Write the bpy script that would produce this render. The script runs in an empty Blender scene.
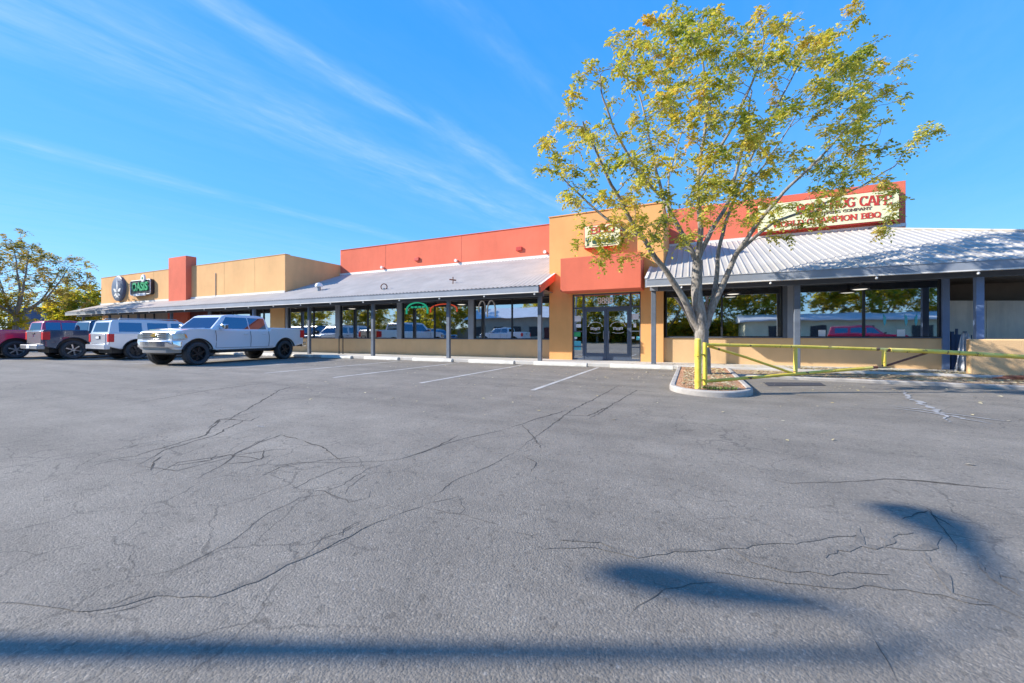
import bpy, math, random
import numpy as np
from mathutils import Vector, Matrix, noise as mnoise

C = bpy.context.scene
COL = C.collection
PI = math.pi
F = 390.0
CAMH = 1.10
SY, CY = 0.4194, 0.9078          # sine / cosine of the camera's heading
HOR = 335.0

# ------------------------------------------------------------------ survey helpers
def XY(px, Y):
    """X of the point seen in column px on the plane Y"""
    t = (px-512.0)/F
    return Y*(CY*t-SY)/(CY+SY*t)
def depth(X, Y): return -SY*X+CY*Y
def ZZ(px, Y, py):
    return CAMH+(HOR-py)*depth(XY(px, Y), Y)/F
def G(px, py, z=0.0):
    """ground point under a pixel"""
    d = F*(CAMH-z)/(py-HOR); r = (px-512.0)/F*d
    return (CY*r-SY*d, SY*r+CY*d)
def RD(r, d):
    return (CY*r-SY*d, SY*r+CY*d)

# ------------------------------------------------------------------ materials
def newmat(name):
    m = bpy.data.materials.new(name); m.use_nodes = True
    nt = m.node_tree
    for n in list(nt.nodes): nt.nodes.remove(n)
    out = nt.nodes.new('ShaderNodeOutputMaterial')
    return m, nt, out
def N(nt, typ, **kw):
    n = nt.nodes.new(typ)
    for k, v in kw.items():
        if hasattr(n, k) and not isinstance(v, tuple) and k not in ('Scale',):
            try: setattr(n, k, v); continue
            except Exception: pass
        n.inputs[k].default_value = v
    return n
def L(nt, a, b): nt.links.new(a, b)
def rgba(c): return (c[0], c[1], c[2], 1.0)

def ramp(nt, fac, stops):
    r = nt.nodes.new('ShaderNodeValToRGB')
    while len(r.color_ramp.elements) < len(stops): r.color_ramp.elements.new(0.5)
    for e, (p, c) in zip(r.color_ramp.elements, stops):
        e.position = p; e.color = rgba(c) if not isinstance(c, (int, float)) else (c, c, c, 1)
    if fac is not None: L(nt, fac, r.inputs['Fac'])
    return r
def mixc(nt, fac, a, b, mode='MIX'):
    m = nt.nodes.new('ShaderNodeMix'); m.data_type = 'RGBA'; m.blend_type = mode
    for i, v in ((0, fac), (6, a), (7, b)):
        if hasattr(v, 'links') or isinstance(v, bpy.types.NodeSocket): L(nt, v, m.inputs[i])
        elif isinstance(v, (int, float)): m.inputs[i].default_value = v
        else: m.inputs[i].default_value = rgba(v)
    return m.outputs[2]
def coords(nt, kind='Object', scale=(1, 1, 1), rot=(0, 0, 0)):
    tc = nt.nodes.new('ShaderNodeTexCoord'); mp = nt.nodes.new('ShaderNodeMapping')
    mp.inputs['Scale'].default_value = scale; mp.inputs['Rotation'].default_value = rot
    L(nt, tc.outputs[kind], mp.inputs['Vector']); return mp.outputs['Vector']
def noise(nt, vec, scale, detail=3, rough=.55):
    n = nt.nodes.new('ShaderNodeTexNoise'); n.inputs['Scale'].default_value = scale
    n.inputs['Detail'].default_value = detail; n.inputs['Roughness'].default_value = rough
    if vec is not None: L(nt, vec, n.inputs['Vector'])
    return n.outputs['Fac']

def simple(name, col, rough=.6, metal=0., var=.12, vscale=1.5, bump=0., bscale=60., coat=0., streak=0., dirt=None, spec=.5):
    m, nt, out = newmat(name)
    b = nt.nodes.new('ShaderNodeBsdfPrincipled')
    b.inputs['Roughness'].default_value = rough; b.inputs['Metallic'].default_value = metal
    b.inputs['Coat Weight'].default_value = coat; b.inputs['Coat Roughness'].default_value = .04
    b.inputs['Specular IOR Level'].default_value = spec
    v = coords(nt)
    n1 = noise(nt, v, vscale, 5, .6)
    lo = tuple(c*(1-var) for c in col); hi = tuple(min(1, c*(1+var)) for c in col)
    c = ramp(nt, n1, [(.3, lo), (.7, hi)]).outputs['Color']
    if streak > 0:
        vs = coords(nt, scale=(1.4, 1.4, .22))
        ns = noise(nt, vs, 1.6, 4, .6)
        r = ramp(nt, ns, [(.46, 0.0), (.75, 1.0)])
        mm = nt.nodes.new('ShaderNodeMath'); mm.operation = 'MULTIPLY'; mm.inputs[1].default_value = streak
        L(nt, r.outputs['Color'], mm.inputs[0])
        c = mixc(nt, mm.outputs[0], c, dirt or tuple(x*.6 for x in col))
    L(nt, c, b.inputs['Base Color'])
    if bump > 0:
        nb = noise(nt, v, bscale, 4, .6)
        bp = nt.nodes.new('ShaderNodeBump'); bp.inputs['Strength'].default_value = bump
        bp.inputs['Distance'].default_value = .01
        L(nt, nb, bp.inputs['Height']); L(nt, bp.outputs['Normal'], b.inputs['Normal'])
    L(nt, b.outputs['BSDF'], out.inputs['Surface'])
    return m

def stucco(name, col): return simple(name, col, .9, var=.10, vscale=.55, bump=.7, bscale=45, streak=.17, spec=.2)

def glass_mat(name, refl=.42, tint=(.35, .37, .38)):
    m, nt, out = newmat(name)
    g = nt.nodes.new('ShaderNodeBsdfGlossy'); g.inputs['Roughness'].default_value = .02
    g.inputs['Color'].default_value = (.93, .96, .97, 1)
    t = nt.nodes.new('ShaderNodeBsdfTransparent'); t.inputs['Color'].default_value = rgba(tint)
    fr = nt.nodes.new('ShaderNodeFresnel'); fr.inputs['IOR'].default_value = 1.5
    ad = nt.nodes.new('ShaderNodeMath'); ad.operation = 'ADD'; ad.use_clamp = True
    ad.inputs[1].default_value = refl; L(nt, fr.outputs[0], ad.inputs[0])
    v = coords(nt); nb = noise(nt, v, .8, 2, .5)
    bp = nt.nodes.new('ShaderNodeBump'); bp.inputs['Strength'].default_value = .11; bp.inputs['Distance'].default_value = .02
    L(nt, nb, bp.inputs['Height']); L(nt, bp.outputs['Normal'], g.inputs['Normal'])
    mx = nt.nodes.new('ShaderNodeMixShader'); L(nt, ad.outputs[0], mx.inputs[0])
    L(nt, t.outputs[0], mx.inputs[1]); L(nt, g.outputs[0], mx.inputs[2]); L(nt, mx.outputs[0], out.inputs['Surface'])
    return m
def carglass():
    m, nt, out = newmat('car_glass')
    g = nt.nodes.new('ShaderNodeBsdfGlossy'); g.inputs['Roughness'].default_value = .02
    g.inputs['Color'].default_value = (.5, .75, 1, 1)
    t = nt.nodes.new('ShaderNodeBsdfDiffuse'); t.inputs['Color'].default_value = (.012, .014, .016, 1)
    mx = nt.nodes.new('ShaderNodeMixShader'); mx.inputs[0].default_value = .26
    L(nt, t.outputs[0], mx.inputs[1]); L(nt, g.outputs[0], mx.inputs[2]); L(nt, mx.outputs[0], out.inputs['Surface'])
    return m

def asphalt_mat():
    m, nt, out = newmat('asphalt')
    b = nt.nodes.new('ShaderNodeBsdfPrincipled'); b.inputs['Roughness'].default_value = .88
    b.inputs['Specular IOR Level'].default_value = .35
    v = coords(nt)
    big = noise(nt, v, .22, 5, .6); mid = noise(nt, v, 1.7, 5, .65)
    vlong = coords(nt, scale=(.12, 1.1, 1), rot=(0, 0, .25)); tracks = noise(nt, vlong, .9, 4, .6)
    vo = nt.nodes.new('ShaderNodeTexVoronoi'); vo.inputs['Scale'].default_value = 105; L(nt, v, vo.inputs['Vector'])
    vo2 = nt.nodes.new('ShaderNodeTexVoronoi'); vo2.inputs['Scale'].default_value = 38; L(nt, v, vo2.inputs['Vector'])
    fine = noise(nt, v, 260, 3, .7)
    base = ramp(nt, big, [(.25, (.205, .181, .150)), (.5, (.238, .211, .175)), (.78, (.276, .246, .203))]).outputs['Color']
    t1 = ramp(nt, mid, [(.3, .86), (.7, 1.12)]).outputs['Color']; base = mixc(nt, 1.0, base, t1, 'MULTIPLY')
    t2 = ramp(nt, tracks, [(.35, .88), (.62, 1.10)]).outputs['Color']; base = mixc(nt, 1.0, base, t2, 'MULTIPLY')
    sp = nt.nodes.new('ShaderNodeSeparateColor'); L(nt, vo.outputs['Color'], sp.inputs[0])
    st = ramp(nt, sp.outputs[0], [(.0, .84), (.5, .98), (.90, 1.05), (.98, 1.30)]).outputs['Color']
    base = mixc(nt, 1.0, base, st, 'MULTIPLY')
    sp2 = nt.nodes.new('ShaderNodeSeparateColor'); L(nt, vo2.outputs['Color'], sp2.inputs[0])
    pit = ramp(nt, sp2.outputs[1], [(.0, .70), (.03, .74), (.06, 1.0)]).outputs['Color']
    base = mixc(nt, .8, base, mixc(nt, 1.0, base, pit, 'MULTIPLY'))
    wv = nt.nodes.new('ShaderNodeVectorMath'); wv.operation = 'SCALE'; wv.inputs['Scale'].default_value = .45
    wn = nt.nodes.new('ShaderNodeTexNoise'); wn.inputs['Scale'].default_value = 2.2; wn.inputs['Detail'].default_value = 5; L(nt, v, wn.inputs['Vector'])
    L(nt, wn.outputs['Color'], wv.inputs[0]); wa = nt.nodes.new('ShaderNodeVectorMath'); wa.operation = 'ADD'; L(nt, v, wa.inputs[0]); L(nt, wv.outputs[0], wa.inputs[1])
    ve = nt.nodes.new('ShaderNodeTexVoronoi'); ve.feature = 'DISTANCE_TO_EDGE'; ve.inputs['Scale'].default_value = 1.9; L(nt, wa.outputs[0], ve.inputs['Vector'])
    cw = ramp(nt, ve.outputs['Distance'], [(0, 1.0), (.006, .9), (.016, 0.0)]).outputs['Color']
    cmk = ramp(nt, noise(nt, v, .33, 4, .6), [(.47, 0.0), (.58, 1.0)]).outputs['Color']
    cf = mixc(nt, 1.0, cw, cmk, 'MULTIPLY')
    cs = nt.nodes.new('ShaderNodeMath'); cs.operation = 'MULTIPLY'; cs.inputs[1].default_value = .5
    csp = nt.nodes.new('ShaderNodeSeparateColor'); L(nt, cf, csp.inputs[0]); L(nt, csp.outputs[0], cs.inputs[0])
    base = mixc(nt, cs.outputs[0], base, (.06, .055, .05))
    vd = nt.nodes.new('ShaderNodeTexVoronoi'); vd.inputs['Scale'].default_value = 1.3; L(nt, wa.outputs[0], vd.inputs['Vector'])
    od = ramp(nt, vd.outputs['Distance'], [(0, .72), (.04, .80), (.09, 1.0)]).outputs['Color']
    om = ramp(nt, noise(nt, v, .5, 3, .6), [(.5, 0.0), (.6, 1.0)]).outputs['Color']
    osp = nt.nodes.new('ShaderNodeSeparateColor'); L(nt, om, osp.inputs[0])
    base = mixc(nt, osp.outputs[0], base, mixc(nt, 1.0, base, od, 'MULTIPLY'))
    # paler scuffed speckles of grit
    vg = nt.nodes.new('ShaderNodeTexVoronoi'); vg.inputs['Scale'].default_value = 7; L(nt, v, vg.inputs['Vector'])
    gg = ramp(nt, vg.outputs['Distance'], [(0, .8), (.035, .5), (.07, 0.0)]).outputs['Color']
    gsp = nt.nodes.new('ShaderNodeSeparateColor'); L(nt, gg, gsp.inputs[0])
    base = mixc(nt, gsp.outputs[0], base, (.40, .37, .33))
    L(nt, base, b.inputs['Base Color'])
    h1 = nt.nodes.new('ShaderNodeMath'); h1.operation = 'MULTIPLY_ADD'
    L(nt, vo.outputs['Distance'], h1.inputs[0]); h1.inputs[1].default_value = -1.0; L(nt, fine, h1.inputs[2])
    h2 = nt.nodes.new('ShaderNodeMath'); h2.operation = 'MULTIPLY_ADD'
    L(nt, sp2.outputs[1], h2.inputs[0]); h2.inputs[1].default_value = .5; L(nt, h1.outputs[0], h2.inputs[2])
    bp = nt.nodes.new('ShaderNodeBump'); bp.inputs['Strength'].default_value = .62; bp.inputs['Distance'].default_value = .006
    L(nt, h2.outputs[0], bp.inputs['Height'])
    bp2 = nt.nodes.new('ShaderNodeBump'); bp2.inputs['Strength'].default_value = .35; bp2.inputs['Distance'].default_value = .03
    L(nt, mid, bp2.inputs['Height']); L(nt, bp2.outputs['Normal'], bp.inputs['Normal'])
    L(nt, bp.outputs['Normal'], b.inputs['Normal'])
    L(nt, b.outputs['BSDF'], out.inputs['Surface'])
    return m

def leaf_mat(name, cols, trans=.45):
    m, nt, out = newmat(name)
    geo = nt.nodes.new('ShaderNodeNewGeometry')
    v = coords(nt); n1 = noise(nt, v, .9, 3, .6)
    ad = nt.nodes.new('ShaderNodeMath'); ad.operation = 'MULTIPLY_ADD'
    L(nt, geo.outputs['Random Per Island'], ad.inputs[0]); ad.inputs[1].default_value = .50
    s = nt.nodes.new('ShaderNodeMath'); s.operation = 'MULTIPLY_ADD'; L(nt, n1, s.inputs[0])
    s.inputs[1].default_value = 1.7; s.inputs[2].default_value = -.53; L(nt, s.outputs[0], ad.inputs[2])
    k = len(cols)-1
    c = ramp(nt, ad.outputs[0], [(i/k, cc) for i, cc in enumerate(cols)]).outputs['Color']
    d = nt.nodes.new('ShaderNodeBsdfPrincipled'); d.inputs['Roughness'].default_value = .55
    d.inputs['Specular IOR Level'].default_value = .35; L(nt, c, d.inputs['Base Color'])
    t = nt.nodes.new('ShaderNodeBsdfTranslucent'); c2 = mixc(nt, 1.0, c, (1.15, 1.05, .6), 'MULTIPLY'); L(nt, c2, t.inputs['Color'])
    mx = nt.nodes.new('ShaderNodeMixShader'); mx.inputs[0].default_value = trans
    L(nt, d.outputs[0], mx.inputs[1]); L(nt, t.outputs[0], mx.inputs[2]); L(nt, mx.outputs[0], out.inputs['Surface'])
    return m

def gravel_mat(name, c1, c2, c3, scale=45):
    m, nt, out = newmat(name)
    b = nt.nodes.new('ShaderNodeBsdfPrincipled'); b.inputs['Roughness'].default_value = .9
    v = coords(nt); vo = nt.nodes.new('ShaderNodeTexVoronoi'); vo.inputs['Scale'].default_value = scale; L(nt, v, vo.inputs['Vector'])
    sp = nt.nodes.new('ShaderNodeSeparateColor'); L(nt, vo.outputs['Color'], sp.inputs[0])
    c = ramp(nt, sp.outputs[0], [(0, c1), (.5, c2), (1, c3)]).outputs['Color']
    n1 = noise(nt, v, 1.3, 4); t = ramp(nt, n1, [(.3, .7), (.7, 1.2)]).outputs['Color']; c = mixc(nt, 1.0, c, t, 'MULTIPLY')
    L(nt, c, b.inputs['Base Color'])
    bp = nt.nodes.new('ShaderNodeBump'); bp.inputs['Strength'].default_value = 1.; bp.inputs['Distance'].default_value = .02; bp.invert = True
    L(nt, vo.outputs['Distance'], bp.inputs['Height']); L(nt, bp.outputs['Normal'], b.inputs['Normal'])
    L(nt, b.outputs['BSDF'], out.inputs['Surface']); return m

def emit(name, col, s):
    m, nt, out = newmat(name)
    e = nt.nodes.new('ShaderNodeEmission'); e.inputs[0].default_value = rgba(col); e.inputs[1].default_value = s
    L(nt, e.outputs[0], out.inputs['Surface']); return m

def bark_mat():
    m, nt, out = newmat('bark')
    b = nt.nodes.new('ShaderNodeBsdfPrincipled'); b.inputs['Roughness'].default_value = .9; b.inputs['Specular IOR Level'].default_value = .2
    v = coords(nt, scale=(1, 1, .25)); n1 = noise(nt, v, 26, 5, .7); n2 = noise(nt, coords(nt), 3.0, 3)
    c = ramp(nt, n1, [(.3, (.14, .12, .10)), (.55, (.33, .30, .265)), (.75, (.48, .445, .40))]).outputs['Color']
    t = ramp(nt, n2, [(.3, .75), (.7, 1.15)]).outputs['Color']; c = mixc(nt, 1.0, c, t, 'MULTIPLY')
    L(nt, c, b.inputs['Base Color'])
    bp = nt.nodes.new('ShaderNodeBump'); bp.inputs['Strength'].default_value = .8; bp.inputs['Distance'].default_value = .02
    L(nt, n1, bp.inputs['Height']); L(nt, bp.outputs['Normal'], b.inputs['Normal'])
    L(nt, b.outputs['BSDF'], out.inputs['Surface']); return m

M = {}
M['asphalt'] = asphalt_mat()
M['ochre'] = stucco('ochre_stucco', (.78, .455, .205))
M['ochre_bright'] = stucco('orange_ochre_stucco', (.87, .44, .165))
M['tan'] = stucco('tan_stucco', (.74, .49, .26))
M['red'] = stucco('red_stucco', (.76, .185, .11))
M['darkred'] = simple('dark_red_paint', (.12, .015, .012), .6)
M['conc'] = simple('pale_concrete', (.56, .535, .49), .9, var=.16, vscale=1.1, bump=.3, bscale=50, streak=.15, dirt=(.22, .2, .18))
M['stop'] = simple('wheel_stop_concrete', (.72, .69, .61), .9, var=.12, vscale=3, bump=.4, bscale=40, streak=.3, dirt=(.3, .27, .22))
M['curb'] = simple('old_curb_concrete', (.42, .39, .355), .9, var=.25, vscale=3, bump=.5, bscale=40, streak=.3, dirt=(.2, .18, .16))
M['roof_corr'] = simple('corrugated_galvanised_metal', (.44, .395, .35), .8, .0, var=.12, vscale=1.2, streak=.15, dirt=(.35, .27, .2))
M['roof_rib'] = simple('ribbed_grey_metal', (.46, .43, .385), .75, .0, var=.08, vscale=.8, streak=.1)
M['fascia'] = simple('slate_blue_paint', (.27, .30, .35), .55, var=.12, vscale=1.5, streak=.2, dirt=(.35, .36, .38))
M['trim'] = simple('dark_slate_paint', (.085, .105, .135), .5, var=.15, vscale=2)
M['flash'] = simple('white_flashing', (.75, .73, .69), .6, var=.08)
M['postpaint'] = simple('dull_slate_post_paint', (.12, .145, .185), .55, var=.2, vscale=3, streak=.3, dirt=(.2, .2, .2))
M['soffit'] = simple('brown_soffit_boards', (.26, .20, .15), .8, var=.2)
M['frame'] = simple('dark_anodised_frame', (.035, .04, .05), .4, .4)
M['doorframe'] = simple('slate_door_paint', (.07, .095, .14), .45)
M['glass'] = glass_mat('window_glass', .52)
M['cglass'] = carglass()
M['inner'] = simple('dim_interior', (.26, .22, .19), .9, var=.3)
M['darkband'] = simple('dark_red_interior', (.42, .05, .035), .7)
M['yellowband'] = simple('mustard_interior', (.70, .45, .06), .7)
M['ifloor'] = simple('interior_floor', (.12, .10, .08), .5)
M['cream'] = simple('cream_sign_face', (.86, .82, .50), .45, var=.03)
M['signred'] = simple('red_lettering', (.55, .045, .03), .5)
M['signdark'] = simple('dark_brown_lettering', (.12, .03, .02), .5)
M['signgreen'] = simple('dark_green_print', (.03, .09, .05), .5)
M['green'] = simple('green_lettering', (.03, .38, .14), .4)
M['black'] = simple('black_sign_face', (.02, .022, .03), .4)
M['slatesign'] = simple('slate_oval_face', (.09, .12, .19), .4)
M['white'] = simple('white_paint', (.82, .82, .80), .5, var=.03)
M['yellow'] = simple('yellow_paint', (.84, .68, .05), .45, var=.14, vscale=4, bump=.2, bscale=30, streak=.14, dirt=(.42, .3, .1))
M['rust'] = simple('rusty_steel', (.17, .07, .045), .85, var=.4, vscale=12, bump=.4)
M['steel'] = simple('grey_steel', (.35, .36, .38), .4, .7)
M['bark'] = bark_mat()
M['leaf'] = leaf_mat('yellow_green_leaves', [(.06, .13, .02), (.25, .33, .045), (.54, .54, .09), (.76, .65, .13), (.68, .42, .09)])
M['leaf_far'] = leaf_mat('far_leaves', [(.07, .11, .03), (.20, .21, .05), (.38, .30, .07), (.45, .27, .08)], .6)
M['leaf_green'] = leaf_mat('olive_leaves', [(.10, .16, .03), (.27, .33, .05), (.55, .50, .06), (.80, .58, .06)], .75)
M['gravel'] = gravel_mat('orange_gravel', (.36, .16, .07), (.56, .28, .14), (.72, .44, .28), 40)
M['litter'] = gravel_mat('leaf_strewn_gravel', (.20, .12, .075), (.46, .31, .19), (.70, .54, .37), 28)
M['leaflitter'] = leaf_mat('fallen_leaves', [(.30, .24, .10), (.55, .45, .20), (.70, .62, .42), (.25, .14, .07)], .05)
M['crack'] = simple('open_crack', (.11, .10, .088), 1., var=.3, vscale=9, spec=0.)
M['seal'] = simple('worn_crack_sealant', (.185, .165, .138), .9, var=.3, vscale=9, bump=.9, bscale=70)
M['pale'] = simple('bleached_asphalt_scar', (.34, .33, .32), .9, var=.25, vscale=6, bump=.4, bscale=80)
M['shadow_tone'] = simple('painted_shadow_on_asphalt', (.05, .05, .06), .9, var=.2, vscale=6, bump=.6, bscale=90)  # dark tone of the shadow painted on the lot
M['line'] = None
M['plywood'] = simple('weathered_white_boards', (.62, .56, .48), .85, var=.2, vscale=.9, streak=.5, dirt=(.28, .27, .28))
M['tarp'] = simple('grey_tarpaulin', (.60, .62, .66), .5, var=.3, vscale=6, bump=.5, bscale=10)
M['bluepaint'] = simple('blue_column_paint', (.16, .235, .40), .5, var=.12)
M['rubber'] = simple('tyre_rubber', (.055, .055, .058), .8, var=.2, vscale=8)
M['alloy'] = simple('bright_alloy', (.55, .55, .56), .3, .8)
M['blackrim'] = simple('black_alloy', (.03, .03, .035), .3, .5)
M['chrome'] = simple('chrome', (.75, .76, .78), .13, 1., var=.03)
M['plastic'] = simple('black_plastic', (.02, .02, .022), .5)
M['tail'] = simple('red_tail_lens', (.72, .01, .012), .45)
M['amber'] = simple('amber_lens', (.8, .25, .03), .2, coat=.5)
M['lamp'] = simple('clear_headlamp', (.55, .58, .62), .1, .6, coat=1.)
M['gold'] = simple('gold_emblem', (.75, .50, .12), .3, .7)
def paint(name, c, metal=.0): return simple(name, c, .24, metal, var=.02, vscale=.7, coat=1.)
M['p_white'] = paint('white_car_paint', (.80, .81, .83), .06)
M['p_silver'] = paint('silver_car_paint', (.60, .61, .63), .15)
M['p_black'] = paint('navy_black_car_paint', (.012, .026, .065))
M['p_red'] = paint('crimson_car_paint', (.66, .02, .09))
M['p_blue'] = paint('blue_car_paint', (.05, .16, .32))
M['tailgate'] = paint('grey_tailgate_paint', (.28, .27, .26))
M['lit'] = emit('lit_bulb', (1, .93, .8), .5)
M['neon_green'] = emit('green_neon', (.03, .45, .27), .32)
M['neon_red'] = emit('red_neon', (.75, .10, .05), .3)
M['dirt'] = simple('dry_verge', (.30, .25, .17), .95, var=.3, vscale=.4, bump=.4, bscale=9)
M['farroof'] = simple('pale_metal_roof', (.62, .66, .72), .5)
M['farwall'] = simple('far_tan_wall', (.42, .36, .30), .9)
M['bluewall'] = simple('slate_blue_render', (.10, .125, .20), .9)
M['cyan'] = simple('cyan_print', (.10, .50, .62), .4)
M['paper'] = simple('white_paper', (.8, .82, .85), .7)

def line_mat():
    m, nt, out = newmat('worn_white_line_paint')
    b = nt.nodes.new('ShaderNodeBsdfPrincipled'); b.inputs['Roughness'].default_value = .8
    v = coords(nt); n1 = noise(nt, v, 22, 4, .7); n2 = noise(nt, v, 1.6, 3, .6)
    s = nt.nodes.new('ShaderNodeMath'); s.operation = 'ADD'; L(nt, n1, s.inputs[0]); L(nt, n2, s.inputs[1])
    c = ramp(nt, s.outputs[0], [(.32, (.26, .25, .235)), (.46, (.44, .42, .39)), (.66, (.66, .64, .60))])
    sc = nt.nodes.new('ShaderNodeMath'); sc.operation = 'MULTIPLY'; sc.inputs[1].default_value = .5
    L(nt, s.outputs[0], sc.inputs[0]); L(nt, sc.outputs[0], c.inputs['Fac'])
    L(nt, c.outputs['Color'], b.inputs['Base Color']); L(nt, b.outputs[0], out.inputs['Surface']); return m
M['line'] = line_mat()

def chipped():
    m, nt, out = newmat('chipped_yellow_paint')
    b = nt.nodes.new('ShaderNodeBsdfPrincipled'); b.inputs['Roughness'].default_value = .5
    v = coords(nt); n1 = noise(nt, v, 9, 6, .7); n2 = noise(nt, v, 2.2, 4, .6); n3 = noise(nt, v, 45, 3, .6)
    c = ramp(nt, n2, [(.3, (.66, .48, .05)), (.5, (.83, .63, .08)), (.7, (.86, .70, .18))]).outputs['Color']
    chip = ramp(nt, n1, [(.60, 0.0), (.62, 1.0)]).outputs['Color']; sp = nt.nodes.new('ShaderNodeSeparateColor'); L(nt, chip, sp.inputs[0])
    rc = ramp(nt, n3, [(.3, (.10, .045, .03)), (.7, (.26, .12, .06))]).outputs['Color']
    L(nt, mixc(nt, sp.outputs[0], c, rc), b.inputs['Base Color'])
    bp = nt.nodes.new('ShaderNodeBump'); bp.inputs['Strength'].default_value = .3; bp.inputs['Distance'].default_value = .004
    L(nt, n3, bp.inputs['Height']); L(nt, bp.outputs['Normal'], b.inputs['Normal']); L(nt, b.outputs[0], out.inputs['Surface']); return m
M['yellow'] = chipped()

# ------------------------------------------------------------------ mesh builder
class MB:
    def __init__(s): s.v = []; s.f = []
    def add(s, vs, fs):
        o = len(s.v); s.v += [tuple(p) for p in vs]; s.f += [tuple(i+o for i in f) for f in fs]; return s
    def box(s, x0, x1, y0, y1, z0, z1):
        return s.add([(x0,y0,z0),(x1,y0,z0),(x1,y1,z0),(x0,y1,z0),(x0,y0,z1),(x1,y0,z1),(x1,y1,z1),(x0,y1,z1)],
              [(3,2,1,0),(4,5,6,7),(0,1,5,4),(1,2,6,5),(2,3,7,6),(3,0,4,7)])
    def beam(s, a, b, w, h, up=(0,0,1)):
        a, b = Vector(a), Vector(b); d = (b-a).normalized(); u = Vector(up)
        sd = d.cross(u).normalized(); u = sd.cross(d).normalized()
        vs = []
        for p in (a, b):
            for i, j in ((-1,-1),(1,-1),(1,1),(-1,1)): vs.append(p+sd*(i*w/2)+u*(j*h/2))
        return s.add(vs, [(0,1,2,3)[::-1],(4,5,6,7),(0,1,5,4),(1,2,6,5),(2,3,7,6),(3,0,4,7)])
    def tube(s, pts, rad, n=8, cap=True):
        pts = [Vector(p) for p in pts]
        if not hasattr(rad, '__len__'): rad = [rad]*len(pts)
        vs = []; fs = []; prev = None
        for i, p in enumerate(pts):
            d = (pts[min(i+1, len(pts)-1)]-pts[max(i-1, 0)])
            if d.length < 1e-7: d = Vector((0,0,1))
            d.normalize()
            if prev is None:
                a = Vector((0,0,1)) if abs(d.z) < .9 else Vector((1,0,0)); u = d.cross(a).normalized()
            else:
                u = (prev-d*prev.dot(d))
                u = u.normalized() if u.length > 1e-6 else d.orthogonal().normalized()
            prev = u; w = d.cross(u)
            for k in range(n):
                an = 2*PI*k/n; vs.append(p+(u*math.cos(an)+w*math.sin(an))*rad[i])
        for i in range(len(pts)-1):
            for k in range(n):
                a = i*n+k; b = i*n+(k+1) % n; fs.append((a, b, b+n, a+n))
        if cap: fs += [tuple(range(n))[::-1], tuple(range((len(pts)-1)*n, len(pts)*n))]
        return s.add(vs, fs)
    def prism(s, poly, fa, fb):
        """poly: list of 2-D points; fa / fb map a 2-D point to the two 3-D faces"""
        n = len(poly); vs = [fa(p) for p in poly]+[fb(p) for p in poly]
        fs = [tuple(range(n)), tuple(range(n, 2*n))[::-1]]+[((i+1) % n, i, i+n, (i+1) % n+n) for i in range(n)]
        return s.add(vs, fs)
    def lathe(s, prof, axis='z', c=(0,0,0), n=24):
        """prof: (radius, height)"""
        vs = []; fs = []
        for r, h in prof:
            for k in range(n):
                a = 2*PI*k/n; x, y = r*math.cos(a), r*math.sin(a)
                vs.append({'z': (c[0]+x, c[1]+y, c[2]+h), 'y': (c[0]+x, c[1]+h, c[2]+y), 'x': (c[0]+h, c[1]+x, c[2]+y)}[axis])
        for i in range(len(prof)-1):
            for k in range(n):
                a = i*n+k; b = i*n+(k+1) % n; fs.append((a, b, b+n, a+n))
        return s.add(vs, fs)
    def build(s, name, mat, parent=None, smooth=False, bevel=0., seg=2, off=None, recalc=True):
        me = bpy.data.meshes.new(name)
        vs = s.v
        if off is not None: vs = [(p[0]-off[0], p[1]-off[1], p[2]-off[2]) for p in vs]
        me.from_pydata(vs, [], s.f)
        if recalc:
            import bmesh
            bm = bmesh.new(); bm.from_mesh(me); bmesh.ops.recalc_face_normals(bm, faces=bm.faces); bm.to_mesh(me); bm.free()
        me.materials.append(M[mat] if isinstance(mat, str) else mat)
        if smooth:
            for p in me.polygons: p.use_smooth = True
            try: me.set_sharp_from_angle(angle=math.radians(38))
            except Exception: pass
        me.update()
        o = bpy.data.objects.new(name, me); COL.objects.link(o)
        if parent is not None: o.parent = parent
        if bevel > 0:
            b = o.modifiers.new('bevel', 'BEVEL'); b.width = bevel; b.segments = seg; b.limit_method = 'ANGLE'; b.angle_limit = math.radians(35)
            b.harden_normals = False
            for p in me.polygons: p.use_smooth = True
            try: me.set_sharp_from_angle(angle=math.radians(60))
            except Exception: pass
        return o

def tag(o, label=None, cat=None, group=None, kind=None):
    if label: o['label'] = label
    if cat: o['category'] = cat
    if group: o['group'] = group
    if kind: o['kind'] = kind
    return o
def thing(name, label, cat, loc=(0,0,0), rotz=0., group=None):
    o = bpy.data.objects.new(name, None); COL.objects.link(o); o.location = loc; o.rotation_euler = (0,0,rotz)
    return tag(o, label, cat, group)
def kids(o): return [c for c in bpy.data.objects if c.parent == o]
def copy_tree(o, parent=None):
    ch = kids(o)
    c = o.copy(); COL.objects.link(c)
    if parent is not None: c.parent = parent
    for k in ch: copy_tree(k, c)
    return c

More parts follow.
